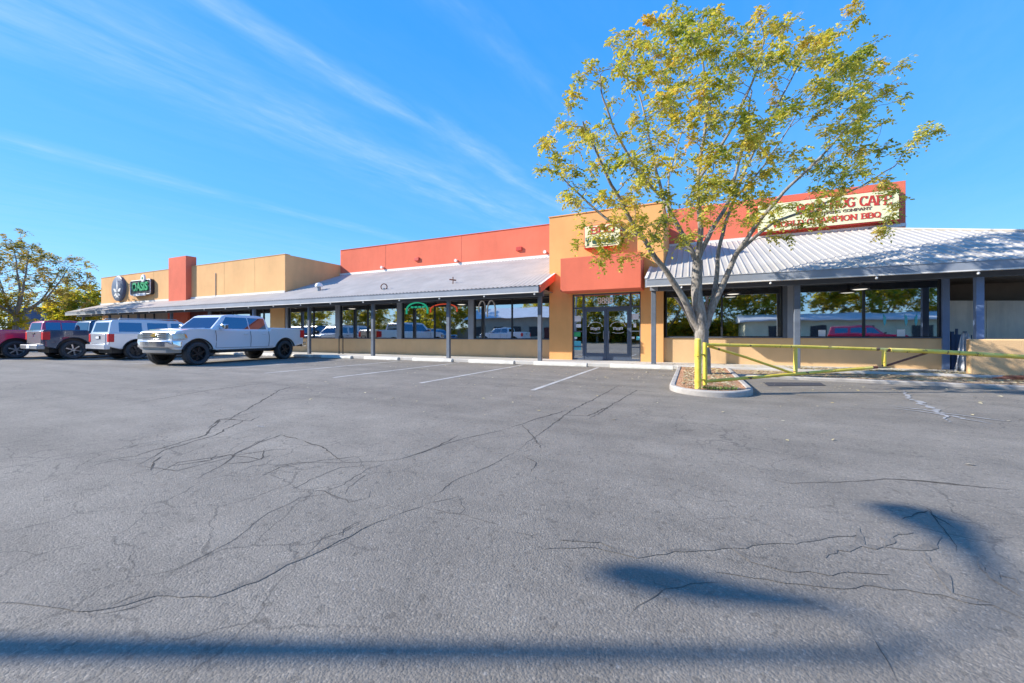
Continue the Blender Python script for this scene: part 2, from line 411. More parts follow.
_tcache = {}
def text_mesh(txt, size, offset=0., extrude=.01, width=None, arch=0.):
    cu = bpy.data.curves.new('lettering', 'FONT'); cu.body = txt; cu.size = size; cu.extrude = extrude
    cu.align_x = 'CENTER'; cu.align_y = 'CENTER'; cu.offset = offset
    o = bpy.data.objects.new('tmp_text', cu); COL.objects.link(o)
    dg = bpy.context.evaluated_depsgraph_get(); dg.update()
    me = bpy.data.meshes.new_from_object(o.evaluated_get(dg))
    bpy.data.objects.remove(o); bpy.data.curves.remove(cu)
    xs = [v.co.x for v in me.vertices]; x0, x1 = min(xs), max(xs)
    ys = [v.co.y for v in me.vertices]; y0, y1 = min(ys), max(ys)
    sc = (width/(x1-x0)) if width else 1.
    for v in me.vertices:
        v.co.x = (v.co.x-(x0+x1)/2)*sc; v.co.y -= (y0+y1)/2
        if arch and width:
            v.co.y -= arch*(2*v.co.x/width)**2
    return me
def text_obj(name, txt, size, mat, parent, loc, rot=(PI/2, 0, 0), **kw):
    me = text_mesh(txt, size, **kw); me.materials.clear(); me.materials.append(M[mat])
    o = bpy.data.objects.new(name, me); COL.objects.link(o); o.parent = parent; o.location = loc; o.rotation_euler = rot
    return o

random.seed(7); np.random.seed(7)
# ================================================================== CAMERA, SKY, SUN
cd = bpy.data.cameras.new('camera'); cam = bpy.data.objects.new('camera', cd); COL.objects.link(cam)
cam.location = (0, 0, CAMH); cam.rotation_euler = (PI/2, 0, math.asin(SY))
cd.sensor_width = 36; cd.lens = F/1024*36; cd.shift_y = -6.5/1024; cd.clip_end = 2000; cd.clip_start = .05
C.camera = cam

SUN = Vector((2.02, 1.0, -1.30)).normalized()      # travel of the light
elev = math.asin(-SUN.z)
W = bpy.data.worlds.new('World'); C.world = W; W.use_nodes = True
nt = W.node_tree
for n in list(nt.nodes): nt.nodes.remove(n)
wo = nt.nodes.new('ShaderNodeOutputWorld'); bg = nt.nodes.new('ShaderNodeBackground')
sky = nt.nodes.new('ShaderNodeTexSky'); sky.sky_type = 'NISHITA'; sky.sun_disc = False
sky.sun_elevation = elev; sky.sun_rotation = math.atan2(-SUN.x, -SUN.y)
sky.altitude = 800; sky.air_density = 1.0; sky.dust_density = .25; sky.ozone_density = 2.2
hs = nt.nodes.new('ShaderNodeHueSaturation'); hs.inputs['Saturation'].default_value = 1.3; hs.inputs['Value'].default_value = 1.0
L(nt, sky.outputs[0], hs.inputs['Color'])
# cirrus: wispy bands, laid out by direction in the sky
tc = nt.nodes.new('ShaderNodeTexCoord')
sepv = nt.nodes.new('ShaderNodeSeparateXYZ'); L(nt, tc.outputs['Generated'], sepv.inputs[0])
mz = nt.nodes.new('ShaderNodeMath'); mz.operation = 'MAXIMUM'; mz.inputs[1].default_value = .06; L(nt, sepv.outputs[2], mz.inputs[0])
dx = nt.nodes.new('ShaderNodeMath'); dx.operation = 'DIVIDE'; L(nt, sepv.outputs[0], dx.inputs[0]); L(nt, mz.outputs[0], dx.inputs[1])
dy = nt.nodes.new('ShaderNodeMath'); dy.operation = 'DIVIDE'; L(nt, sepv.outputs[1], dy.inputs[0]); L(nt, mz.outputs[0], dy.inputs[1])
cb = nt.nodes.new('ShaderNodeCombineXYZ'); L(nt, dx.outputs[0], cb.inputs[0]); L(nt, dy.outputs[0], cb.inputs[1])
# streaks lie parallel in plan; y' is the distance across them
mp = nt.nodes.new('ShaderNodeMapping'); mp.inputs['Rotation'].default_value = (0, 0, math.radians(-79.3)); L(nt, cb.outputs[0], mp.inputs['Vector'])
def cnoise(scl, scale, detail=8, rough=.58, dist=.5):
    m2 = nt.nodes.new('ShaderNodeMapping'); m2.inputs['Scale'].default_value = scl; L(nt, mp.outputs[0], m2.inputs['Vector'])
    n = nt.nodes.new('ShaderNodeTexNoise'); n.inputs['Scale'].default_value = scale; n.inputs['Detail'].default_value = detail
    n.inputs['Roughness'].default_value = rough; n.inputs['Distortion'].default_value = dist; L(nt, m2.outputs[0], n.inputs['Vector']); return n.outputs['Fac']
sy = nt.nodes.new('ShaderNodeSeparateXYZ'); L(nt, mp.outputs[0], sy.inputs[0])
wrp = nt.nodes.new('ShaderNodeMath'); wrp.operation = 'MULTIPLY_ADD'; L(nt, cnoise((.6, 1.6, 1), 1.6), wrp.inputs[0]); wrp.inputs[1].default_value = .34; L(nt, sy.outputs[1], wrp.inputs[2])
nrm_ = nt.nodes.new('ShaderNodeMath'); nrm_.operation = 'MULTIPLY_ADD'; L(nt, wrp.outputs[0], nrm_.inputs[0]); nrm_.inputs[1].default_value = .25; nrm_.inputs[2].default_value = -.0425
band = ramp(nt, nrm_.outputs[0], [(0, .10), (.18, .05), (.205, .35), (.23, .06), (.325, .08), (.35, .95), (.375, .22), (.43, .38), (.465, .80), (.52, .55), (.58, .12), (.78, .03), (.83, .55), (.87, .05), (1, .2)]).outputs['Color']
wisp = ramp(nt, cnoise((.55, 2.0, 1), 2.4), [(.30, 0.05), (.70, 1.0)]).outputs['Color']
fine_ = ramp(nt, cnoise((1.2, 3.2, 1), 6.0), [(.25, .45), (.7, 1.0)]).outputs['Color']
cm = mixc(nt, 1.0, mixc(nt, 1.0, band, wisp, 'MULTIPLY'), fine_, 'MULTIPLY')
fade = nt.nodes.new('ShaderNodeMath'); fade.operation = 'MULTIPLY'; fade.inputs[1].default_value = .60
sc_ = nt.nodes.new('ShaderNodeSeparateColor'); L(nt, cm, sc_.inputs[0]); L(nt, sc_.outputs[0], fade.inputs[0])
zen = ramp(nt, sepv.outputs[2], [(0.0, (.42, .68, 1)), (.06, (.24, .57, 1)), (.25, (.12, .45, 1)), (.6, (.045, .33, .98)), (1, (.04, .26, .85))]).outputs['Color']
zs = mixc(nt, 1.0, zen, (1, 1, 1), 'MULTIPLY')
vm = nt.nodes.new('ShaderNodeVectorMath'); vm.operation = 'SCALE'; vm.inputs['Scale'].default_value = 3.3; L(nt, zs, vm.inputs[0])
base_sky = mixc(nt, .86, hs.outputs[0], vm.outputs[0])
skyc = mixc(nt, fade.outputs[0], base_sky, (1.9, 2.5, 3.5))
L(nt, skyc, bg.inputs[0]); bg.inputs[1].default_value = .15
L(nt, bg.outputs[0], wo.inputs[0])

sd = bpy.data.lights.new('sun', 'SUN'); sd.energy = 3.3; sd.angle = math.radians(.53); sd.color = (1.0, .935, .84)
so = bpy.data.objects.new('sun', sd); COL.objects.link(so); so.rotation_euler = SUN.to_track_quat('-Z', 'Y').to_euler(); so.location = (-20, -10, 30)
C.view_settings.view_transform = 'Standard'; C.view_settings.look = 'None'; C.view_settings.gamma = 1; C.view_settings.exposure = 1.26

# ================================================================== GROUND
g = MB().add([(-500,-500,0),(500,-500,0),(500,500,0),(-500,500,0)], [(0,1,2,3)]).build('ground', 'asphalt', recalc=False); tag(g, kind='structure')
def slab(name, poly, z0, z1, mat, kind='structure', bevel=.0):
    o = MB().prism(poly, lambda p: (p[0], p[1], z0), lambda p: (p[0], p[1], z1)).build(name, mat, bevel=bevel); tag(o, kind=kind); return o
def sheet(name, poly, z, mat):
    o = MB().add([(p[0], p[1], z) for p in poly], [tuple(range(len(poly)))]).build(name, mat, recalc=False); tag(o, kind='structure'); return o
sheet('verge', [(-500,-70),(500,-70),(500,-17),(-500,-17)], .004, 'dirt')
slab('sidewalk', [(-46.5,13.55),(-.42,13.55),(-.42,13.52),(1.12,13.52),(12,13.52),(12,30),(-46.5,30)], -.1, .12, 'conc', bevel=.012)
# planter strip right of the island
slab('planter_kerb', [(1.06,11.66),(6.5,11.39),(14,10.94),(14,11.06),(6.5,11.52),(1.06,11.79)], -.1, .075, 'curb', bevel=.02)
slab('planter_gravel', [(1.06,11.795),(6.5,11.52),(14,11.06),(14,13.515),(1.06,13.515)], -.1, .06, 'litter')
# tree island: rounded kerb ring and gravel inside
def island(off, n=14):
    pts = [(-.42+off, 13.51)]
    cx, r = .31, .73-off
    for i in range(n+1):
        a = PI+PI*i/n; pts.append((cx+r*math.cos(a), 8.6+.85*(r/.73)*math.sin(a)))
    pts.append((1.04-off, 13.51)); return pts
outer, inner = island(0), island(.115)
mb = MB(); n = len(outer)
vs = [(p[0],p[1],-.05) for p in outer]+[(p[0],p[1],.105) for p in outer]+[(p[0],p[1],.105) for p in inner]+[(p[0],p[1],-.05) for p in inner]
fs = []
for i in range(n-1):
    for k in range(3): fs.append((k*n+i, k*n+i+1, (k+1)*n+i+1, (k+1)*n+i))
mb.add(vs, fs); o = mb.build('island_kerb', 'curb', bevel=.025); tag(o, kind='structure')
slab('island_gravel', inner, -.05, .09, 'gravel')

# parking lines
k = 0
for i in range(-1, 10):
    x = -2.88-2.76*i
    if i < 0: continue
    o = MB().add([(x-.05,7.2,.004),(x+.05,7.2,.004),(x+.05,13.2,.004),(x-.05,13.2,.004)], [(0,1,2,3)]).build('parking_line', 'line', recalc=False); tag(o, kind='structure')

# cracks and sealed bands (traced on the ground, then jittered)
RZ = [0]
def ribbon(mb, pts, w, z, jit=.02, step=.05, taper=True):
    RZ[0] += 1; z += RZ[0]*.00003
    P = [Vector((p[0], p[1], 0)) for p in pts]; out = []
    for a, b in zip(P, P[1:]):
        m = max(1, int((b-a).length/step))
        for i in range(m): out.append(a.lerp(b, i/m))
    out.append(P[-1]); res = []
    for i, p in enumerate(out):
        q = mnoise.noise_vector(p*3.1)*jit*1.0+mnoise.noise_vector(p*13)*jit
        res.append(p+Vector((q.x, q.y, 0)))
    vs = []; fs = []
    for i, p in enumerate(res):
        d = (res[min(i+1, len(res)-1)]-res[max(i-1, 0)]).normalized(); s = Vector((-d.y, d.x, 0))
        if w >= 1: w0 = min(.024, max(.0045, .0008*p.length_squared))*w
        else: w0 = w
        ww = w0*(.35+1.3*abs(mnoise.noise(p*5.3))+.45*random.random())
        if taper: ww *= min(1, .1+4*min(i, len(res)-1-i)/len(res))
        if 0 < i < len(res)-1 and (res[i]-res[i-1]).dot(res[i+1]-res[i]) < 0: ww *= .3
        vs += [(p.x+s.x*ww/2, p.y+s.y*ww/2, z), (p.x-s.x*ww/2, p.y-s.y*ww/2, z)]
        if i: fs.append((2*i-2, 2*i-1, 2*i+1, 2*i))
    mb.add(vs, fs)
def T(x, y, box, size):   # zoomed view -> ground
    return G(box[0]+x*(box[2]-box[0])/size, box[1]+y*(box[2]-box[0])/size)
LB = (0, 360, 512, 683); RB = (512, 360, 1024, 683)
crl = [[(150,210),(270,192),(410,150),(440,120),(520,102)], [(415,138),(440,118),(500,122),(520,112)],
 [(270,215),(330,180),(430,150),(500,115)], [(275,212),(350,222),(460,195),(545,150)], [(305,230),(360,205),(470,188),(520,160)],
 [(385,240),(440,215),(470,190),(560,178)], [(385,208),(460,190),(520,200),(530,175)], [(510,238),(560,215),(640,200),(740,192)],
 [(530,218),(600,205),(690,205),(800,200)], [(575,262),(620,240),(680,215),(735,210)], [(590,262),(650,262),(700,285),(735,275),(740,262)],
 [(650,262),(690,250),(735,215),(780,205)], [(690,270),(700,255),(740,225)], [(320,455),(350,420),(470,360),(540,305),(600,275),(660,268)],
 [(600,400),(650,355),(700,340),(730,318)], [(560,410),(680,370),(730,335),(790,310)], [(850,290),(915,275),(925,300),(915,310),(850,298)],
 [(850,290),(905,245),(1000,200),(1030,185)], [(740,205),(800,200),(900,165),(1024,135)], [(790,310),(850,292)], [(860,310),(900,305),(1000,330)],
 [(185,505),(260,475),(310,460)], [(180,510),(270,495),(320,472)], [(440,130),(560,60),(620,45)], [(250,90),(420,60),(560,42)], [(640,25),(690,20),(800,22)],
 [(800,200),(880,170),(920,150)], [(680,365),(690,340),(720,320)], [(330,215),(420,200),(430,190)], [(440,210),(500,205),(540,190)],
 [(600,160),(640,172),(690,205)],[(520,165),(560,150),(600,160)],[(300,222),(310,205),(330,190)]]
crr = [[(0,185),(60,145),(120,100),(180,70),(215,50)], [(0,135),(60,115),(110,100)], [(20,190),(45,205),(40,225)], [(100,110),(150,112),(200,90)],
 [(230,515),(270,485),(305,462),(360,448),(440,445)], [(330,460),(290,450),(270,430),(240,425)], [(780,320),(830,300),(850,315),(900,345)],
 [(500,235),(560,248),(640,245),(760,238),(1024,262)], [(760,238),(860,245),(960,258)], [(720,552),(745,600),(770,645)], [(0,345),(40,350),(60,345)],
 [(60,180),(40,150),(20,130)],[(800,285),(830,295),(870,345),(880,380)],[(150,120),(250,60),(330,70)]]
mb = MB()
for pl in crl: ribbon(mb, [T(x, y, LB, 1024) for x, y in pl], 1.0, .0008, .022)
for pl in crr: ribbon(mb, [T(x, y, RB, 1024) for x, y in pl], 1.0, .0008, .022)
o = mb.build('pavement_crack', 'crack', recalc=False); tag(o, kind='structure')
mb = MB()
sl = [[(0,485),(90,488),(180,500),(250,488),(320,465),(420,470),(520,440),(600,400),(700,350),(790,310)]]
sr = [[(60,380),(150,375),(240,390),(440,375),(560,365),(630,352),(690,350)], [(690,335),(692,370),(640,375),(630,400)],
 [(400,425),(520,440),(680,455),(780,455),(900,480),(970,490),(1024,520)], [(470,400),(520,415),(620,425),(760,430)],
 [(440,380),(470,395),(500,410)], [(745,370),(750,350),(800,345)], [(745,372),(810,380),(850,350)], [(690,370),(745,372)],
 [(820,385),(870,430),(880,460),(970,488)], [(930,400),(960,430),(1010,440),(1024,452)], [(950,410),(985,445),(1020,470)], [(100,362),(180,365),(230,385)]]
for pl in sl: ribbon(mb, [T(x, y, LB, 1024) for x, y in pl], .035, .0012, .025)
for pl in sr: ribbon(mb, [T(x, y, RB, 1024) for x, y in pl], .04, .0012, .03)
o = mb.build('crack_sealant', 'seal', recalc=False); tag(o, kind='structure')
mb = MB()
for pl in [[(780,60),(800,80),(850,100),(870,125)], [(750,92),(820,100),(900,112),(1000,125)], [(760,96),(850,108),(960,128)], [(800,80),(830,88)]]:
    ribbon(mb, [T(x, y, RB, 1024) for x, y in pl], .07, .0052, .06)
for pl in [[(512,132),(530,135)]]:
    ribbon(mb, [T(x, y, LB, 1024) for x, y in pl], .02, .0052, .02)
o = mb.build('pavement_scar', 'pale', recalc=False); tag(o, kind='structure')
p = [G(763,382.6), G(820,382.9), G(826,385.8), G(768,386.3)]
sheet('painted_shadow', p, .0085, 'shadow_tone')  # cast shadow near the gate, painted as a dark sheet on the asphalt

# fallen leaves and grit: countless
def flakes(name, n, fn, size, mat, label, cat):
    mb = MB()
    for _ in range(n):
        x, y, z = fn(); a = random.random()*2*PI; s = size*(.5+random.random()); w = s*.5
        c, d = math.cos(a), math.sin(a); t = random.uniform(0, .35)*s
        mb.add([(x-c*s,y-d*s,z),(x+d*w,y-c*w,z+t),(x+c*s,y+d*s,z+t*.4),(x-d*w,y+c*w,z+t*.2)], [(0,1,2,3)])
    o = mb.build(name, mat, recalc=False); return tag(o, label, cat, kind='stuff')
def f_lot():
    while True:
        r = random.random()
        if r < .5: x = random.gauss(.5, 3.2); y = 13.4-abs(random.gauss(0, 2.2))
        elif r < .8: x = random.uniform(-14, 9); y = random.uniform(9.5, 13.2)
        else: x = random.uniform(-8, 8); y = random.uniform(4.5, 12)
        if y > 13.1 or y < 1.7 or (-.5 < x < 1.4 and y > 7.5) or (x > 1.3 and y > 11.0): continue
        return x, y, .008
def f_isl():
    while True:
        r = random.random()
        if r < .35:
            x = random.uniform(-.2, 1.0); y = random.uniform(8.0, 13.4)
            if (x-.31)**2/.36+min(0, y-8.6)**2/.5 > .75: continue
            return x, y, .097
        if r < .66: return random.uniform(1.5, 9), random.uniform(11.9, 13.4), .066
        if r < .95: return random.uniform(2.6, 8), 13.55+abs(random.gauss(0, .5)) , .128
        return random.uniform(-2, 7), random.uniform(13.6, 15.0), .128
flakes('fallen_leaves', 520, f_lot, .026, 'leaflitter', 'small dry leaves scattered over the grey asphalt of the lot', 'fallen leaves')
flakes('leaf_litter', 6500, f_isl, .034, 'leaflitter', 'dry brown and yellow leaf litter in the planting beds by the cafe', 'leaf litter')
def f_grass():
    return random.uniform(.15, .85), random.uniform(7.75, 8.0), .118
mb = MB()
for _ in range(260):
    x = random.uniform(.18, .75); y = 7.98+random.random()*.15+abs(x-.31)*.3; h = random.uniform(.03, .08); a = random.random()*2*PI
    c, d = math.cos(a)*.006, math.sin(a)*.006; q = random.uniform(-.03, .03)
    mb.add([(x-c,y-d,.11),(x+c,y+d,.11),(x+q,y+q*.5,.11+h)], [(0,1,2)])
tag(mb.build('weed_tuft', simple('weed_green', (.12, .20, .03), .8), recalc=False), 'low green weeds along the front of the tree island kerb', 'weeds', kind='stuff')

# ================================================================== BUILDING
YE, YC, YW, YT, YP = 13.4, 13.95, 15.4, 15.0, 18.9     # eave, columns, window wall, tower front, parapet
SL = .39; ZE = 2.93; ZTOP = 6.75; ZBLK = 5.78
XL0, XBLK, XT0, XT1, XR1 = -44.3, -21.4, -5.26, -.94, 7.06
B = thing('strip_mall', 'long low stucco shopping strip in ochre and red with a grey metal canopy roof', 'building', (-18, 15.4, 0))
OFF = (-18, 15.4, 0)
def part(mb, name, mat, label=None, parent=None, **kw):
    o = mb.build(name, mat, parent or B, off=OFF, **kw)
    if parent is not None and parent is not B: pass
    if label: o['label'] = label
    return o
def roofz(y): return ZE+SL*(y-YE)
# parapets and upper blocks
part(MB().box(XL0, XBLK, YT, 24, 3.3, ZBLK), 'parapet_wall', 'ochre', 'ochre upper wall of the left shops', bevel=.02)
part(MB().box(-33.24, -31.05, 14.68, 15.3, 2.95, 6.47), 'pilaster', 'red', 'red pillar rising through the ochre wall', bevel=.015)
mb = MB().box(XBLK+.003, XT0+.05, YP, 19.2, 3.2, ZTOP); part(mb, 'parapet_wall', 'red', 'long red upper wall above the corrugated canopy', bevel=.01)
part(MB().box(XT1-.05, XR1, YP, 19.25, 3.2, ZTOP-.02), 'parapet_wall', 'red', 'red upper wall carrying the large cream sign', bevel=.01)
mb = MB()
jm = simple('joint_sealant', (.42, .09, .06), .9)
for x in (-17.47, -11.9): part(MB().box(x-.01, x+.01, YP-.004, YP+.02, roofz(YP), ZTOP-.01), 'control_joint', jm)
for x in (-40.5, -36, -27.3, -24.2):
    part(MB().box(x-.008, x+.008, YT-.004, YT+.02, 3.75, ZBLK-.01), 'control_joint', simple('ochre_joint', (.50, .31, .13), .9))
for x in (-15.0, -8.3): part(MB().box(x-.16, x+.16, YP-.10, YP-.003, 5.55, 5.75), 'roof_scupper', 'signred', bevel=.01)
part(MB().tube([(-28.2, YT-.03, 3.6), (-28.2, YT-.03, 5.1), (-28.2, YT+.02, 5.15)], .022, 6), 'conduit', 'steel')
# tower: two piers, head and body
tw = MB()
DX0, DX1, DTOP = -4.32, -1.72, 2.71
tw.box(XT0, DX0, YT, 16.2, .0, DTOP); tw.box(DX1, XT1, YT, 16.2, .0, DTOP); tw.box(XT0, XT1, YT, 19.3, DTOP, 5.85)
part(tw, 'entrance_tower', 'ochre_bright', 'bright orange-ochre tower over the entrance doors')
part(MB().box(-4.49, -1.60, 14.05, 14.998, 2.73, 3.97), 'entrance_canopy', 'red', 'plain red box canopy over the entrance doors', bevel=.012)
part(MB().box(XT0-.03, XT1+.03, YT-.03, 19.3, 5.852, 5.89), 'coping', 'ochre_bright')
part(MB().box(XBLK-22.93, XBLK+.02, YT-.02, 15.3, ZBLK+.002, ZBLK+.03), 'coping', 'ochre')
mb = MB(); mb.box(XBLK+.03, XT0-.002, YP-.03, 19.22, ZTOP+.002, ZTOP+.03); part(mb, 'coping', 'red')
# flat roofs / rear body
mb = MB(); mb.box(XBLK, 6.0, 19.27, 34, 0.13, 4.9); mb.box(XL0, XBLK, 24, 34, .13, 5.0); part(mb, 'rear_block', 'tan')
part(MB().box(-24.6, -22.3, 22.2, 23.6, 5.0, 6.45), 'rooftop_unit', 'flash')

# window wall -------------------------------------------------------
HEAD = 2.74
WALLT = .22
ochre_ = MB(); tan_ = MB()
def wallrun(xa, xb, sill, mbd):
    mbd.box(xa, xb, YW, YW+WALLT, .02, sill)
part(MB().box(XL0, XT0, YW+.01, YW+WALLT-.01, HEAD, 3.3), 'window_header', 'soffit')
part(MB().box(XT1, 6.7, 15.15+.01, 15.15+WALLT-.01, HEAD, 3.3), 'window_header', 'soffit')
def window(px0, px1, sill, muls, left_post=.05, right_post=.05, wide=()):
    xa, xb = XY(px0, YW), XY(px1, YW)
    f = MB(); f.box(xa, xb, YW+.02, YW+.12, sill+.002, sill+.06); f.box(xa, xb, YW+.02, YW+.12, HEAD-.07, HEAD-.002)
    f.box(xa+.001, xa+left_post, YW+.018, YW+.122, sill+.06, HEAD-.07); f.box(xb-right_post, xb-.001, YW+.018, YW+.122, sill+.06, HEAD-.07)
    for pm in muls:
        x = XY(pm, YW); f.box(x-.028, x+.028, YW+.018, YW+.122, sill+.06, HEAD-.07)
    fo = part(f, 'window', 'frame', bevel=.004)
    p = MB().box(xa+left_post, xb-right_post, YW+.065, YW+.075, sill+.06, HEAD-.07)
    part(p, 'pane', 'glass', parent=fo)
    s = MB().box(xa, xb, YW-.05, YW+.018, sill+.001, sill+.035); part(s, 'sill', 'trim', parent=fo)
    return xa, xb
SILL_L, SILL_R = .90, 1.0
wallrun(XBLK, XT0, SILL_L, tan_)
posts = [(286.0, 288), (336, 340), (397.5, 402), (468.7, 474), (550, 552.5)]
cols_w = MB()
segs = [(288, 336, [313]), (340, 397.5, [367]), (402, 468.7, [434]), (474, 550, [511.6])]
for a, b, m in segs: window(a, b, SILL_L, m)
for a, b in posts:
    xa, xb = XY(a, YW), XY(b, YW); c = MB().box(xa+.001, xb-.001, YW-.06, YW+.2, SILL_L+.002, HEAD-.001); part(c, 'window_post', 'fascia', bevel=.008)
# right wing: its wall stands a little forward
YW = 15.15
wallrun(XT1+.002, XY(948, YW), SILL_R, tan_)
window(665.5, 782.5, SILL_R, [722]); window(798.5, 941.5, SILL_R, [864.5])
for a, b, mt in ((782.5, 787, 'trim'), (787, 793, 'fascia'), (793, 798.5, 'trim'), (941.5, 949, 'bluepaint')):
    xa, xb = XY(a, YW), XY(b, YW); part(MB().box(xa+.001, xb-.001, YW-.05, YW+.2, SILL_R+.002 if b < 940 else .125, HEAD-.001), 'window_post', mt, bevel=.006)
part(tan_, 'dado_wall', 'tan', 'tan wall below the shop windows')
YW = 15.4
# far left shopfronts
def seg_wall(px0, px1, mat, z0=.12, z1=HEAD, proud=0., name='wall_panel', label=None):
    xa, xb = XY(px0, YW), XY(px1, YW); part(MB().box(xa+.002, xb-.002, YW-proud, YW+.2, z0, z1), name, mat, label, bevel=.006)
seg_wall(272, 286, 'ochre', proud=.12, name='pier', label='ochre pier behind the white pickup')
seg_wall(170, 190, 'red', proud=.15, name='pier', label='red-orange pier under the red pillar')
seg_wall(104, 110, 'ochre', proud=.1, name='pier')
seg_wall(190, 209, 'darkred', .12, HEAD, 0)
for a, b, m in [(209, 250, [220, 232]), (256, 271.5, [263])]:
    window(a, b, .35, m)
xa = XY(209, YW); xb = XY(271.5, YW)
part(MB().box(xa, xb, YW+.005, YW+.2, .12, .35), 'dado_wall', 'tan')
for a, b in ((110, 121), (122, 128), (129, 138), (139, 145), (146, 154), (155, 169)):
    seg_wall(a, b, 'farwall', .12, HEAD, .0, 'roller_door')
for p_ in (121.5, 128.5, 138.5, 145.5, 154.5, 169.5): seg_wall(p_-.5, p_+.5, 'frame', .12, HEAD, .05, 'door_jamb')
part(MB().box(XL0, XL0+.2, YW, 24, .05, 3.3), 'end_wall', 'ochre')
# interior, seen dimly through the glass
mb = MB(); mb.box(XBLK, XT0, 18.55, 18.7, .12, 3.6); mb.box(XT1, 6.6, 18.55, 18.7, .12, 3.6); mb.box(XT0, XT1, 18.2, 18.3, .12, 3.6)
mb.box(XL0+.2, XBLK, 18.55, 18.7, .12, 3.6); mb.box(6.62, 6.75, 15.65, 18.7, .12, 3.6)
part(mb, 'interior_wall', 'inner')
mb = MB(); mb.box(XL0, XT0, YW+.23, 18.9, 2.82, 2.9); mb.box(XT1, 6.7, YW+.23, 18.9, 2.82, 2.9); part(mb, 'interior_ceiling', 'inner')
part(MB().box(XL0, 6.6, YW+.25, 18.5, .121, .126), 'interior_floor', 'ifloor')

for a, b, mt in ((XT1+.1, 1.6, 'darkband'), (1.62, 2.1, 'yellowband'), (2.12, 2.9, 'inner'), (2.92, 3.3, 'yellowband'), (3.32, 5.0, 'darkband'), (5.02, 5.5, 'yellowband'), (5.52, 6.5, 'inner')):
    part(MB().box(a, b, 17.2, 17.35, 2.15, 2.815), 'interior_bulkhead', mt)
for i, x in enumerate((-19.5, -15.8, -11.5, -8.2)):
    part(MB().box(x-.9, x+.9, 17.6, 17.7, .9, 2.3), 'interior_panel', ('darkband', 'inner', 'yellowband', 'plywood')[i])
# canopy roof: corrugated left, ribbed right ------------------------
def corr_roof():
    vs = []; fs = []; pitch = .19; n = int((-5.06+45.4)/pitch*4); amp = .017
    def rear(x):
        if x < XL0: return YE+(x+45.4)*1.45
        if x < XBLK or x > XT0-.001: return YT-.002
        return YP-.002
    prev = None
    ys = [0, .5, 1]
    rows = []
    for i in range(n+1):
        x = -45.4+i*pitch/4; dz = amp*math.sin(2*PI*i/4)+amp; ry = rear(x); row = []
        for t in ys:
            y = YE-.05+(ry-YE+.05)*t; vs.append((x, y, roofz(y)+dz)); row.append(len(vs)-1)
        rows.append((row, ry))
    for (a, ra), (b, rb) in zip(rows, rows[1:]):
        for k in range(2): fs.append((a[k], b[k], b[k+1], a[k+1]))
    m = MB(); m.add(vs, fs); return m
o = part(corr_roof(), 'canopy_roof', 'roof_corr', 'corrugated metal canopy roof of the left wing', smooth=True, recalc=False)
flsh = MB(); flsh.box(XBLK+.01, XT0-.003, YP-.045, YP-.005, roofz(YP)-.02, roofz(YP)+.13); flsh.box(XL0, XBLK-.003, YT-.04, YT-.005, roofz(YT)-.02, roofz(YT)+.12)
flsh.box(XT1+.005, XR1, YP-.04, YP-.005, roofz(YP)-.02, roofz(YP)+.1)
part(flsh, 'roof_flashing', 'flash')
mb = MB()
x = XT1-.40; XE = 11.5
def rr(x):
    if x < XT1: return YT-.004
    if x < XE-(YP-YE): return YP-.004
    return YE+(XE-x)
quad = lambda m, pts: m.add(pts, [tuple(range(len(pts)))])
z_ = lambda y: roofz(y)
x0r = XT1-.40; xh = XE-(YP-YE)
quad(mb, [(x0r, YE-.05, z_(YE-.05)), (XT1, YE-.05, z_(YE-.05)), (XT1, YT-.004, z_(YT)), (x0r, YT-.004, z_(YT))])
quad(mb, [(XT1, YE-.05, z_(YE-.05)), (xh, YE-.05, z_(YE-.05)), (xh, YP-.004, z_(YP)), (XT1, YP-.004, z_(YP))])
quad(mb, [(xh, YE-.05, z_(YE-.05)), (XE+.05, YE-.05, z_(YE-.05)), (xh, YP, z_(YP))])
quad(mb, [(XE+.05, YE-.05, z_(YE-.05)), (XE+.05, 24, z_(YE-.05)), (xh, 24, z_(YP)), (xh, YP, z_(YP))])
rx = x0r+.03
while rx < XE:
    y1 = rr(rx); 
    if y1-YE > .1:
        h = .028; ya, yb = YE-.05, y1
        mb.add([(rx-.03, ya, z_(ya)), (rx+.03, ya, z_(ya)), (rx+.03, yb, z_(yb)), (rx-.03, yb, z_(yb)),
                (rx-.014, ya, z_(ya)+h), (rx+.014, ya, z_(ya)+h), (rx+.014, yb, z_(yb)+h), (rx-.014, yb, z_(yb)+h)],
               [(4,5,6,7),(0,4,7,3),(1,2,6,5),(0,1,5,4)])
    rx += .2
part(mb, 'canopy_roof', 'roof_rib', 'ribbed grey metal canopy roof of the right wing', recalc=False)
part(MB().tube([(XE+.05, YE-.05, z_(YE)+.02), (xh, YP, z_(YP)+.03)], .045, 6), 'hip_cap', 'roof_rib')
part(MB().box(6.8, 13, 18.2, 18.3, .13, 2.795), 'patio_back_wall', 'soffit')
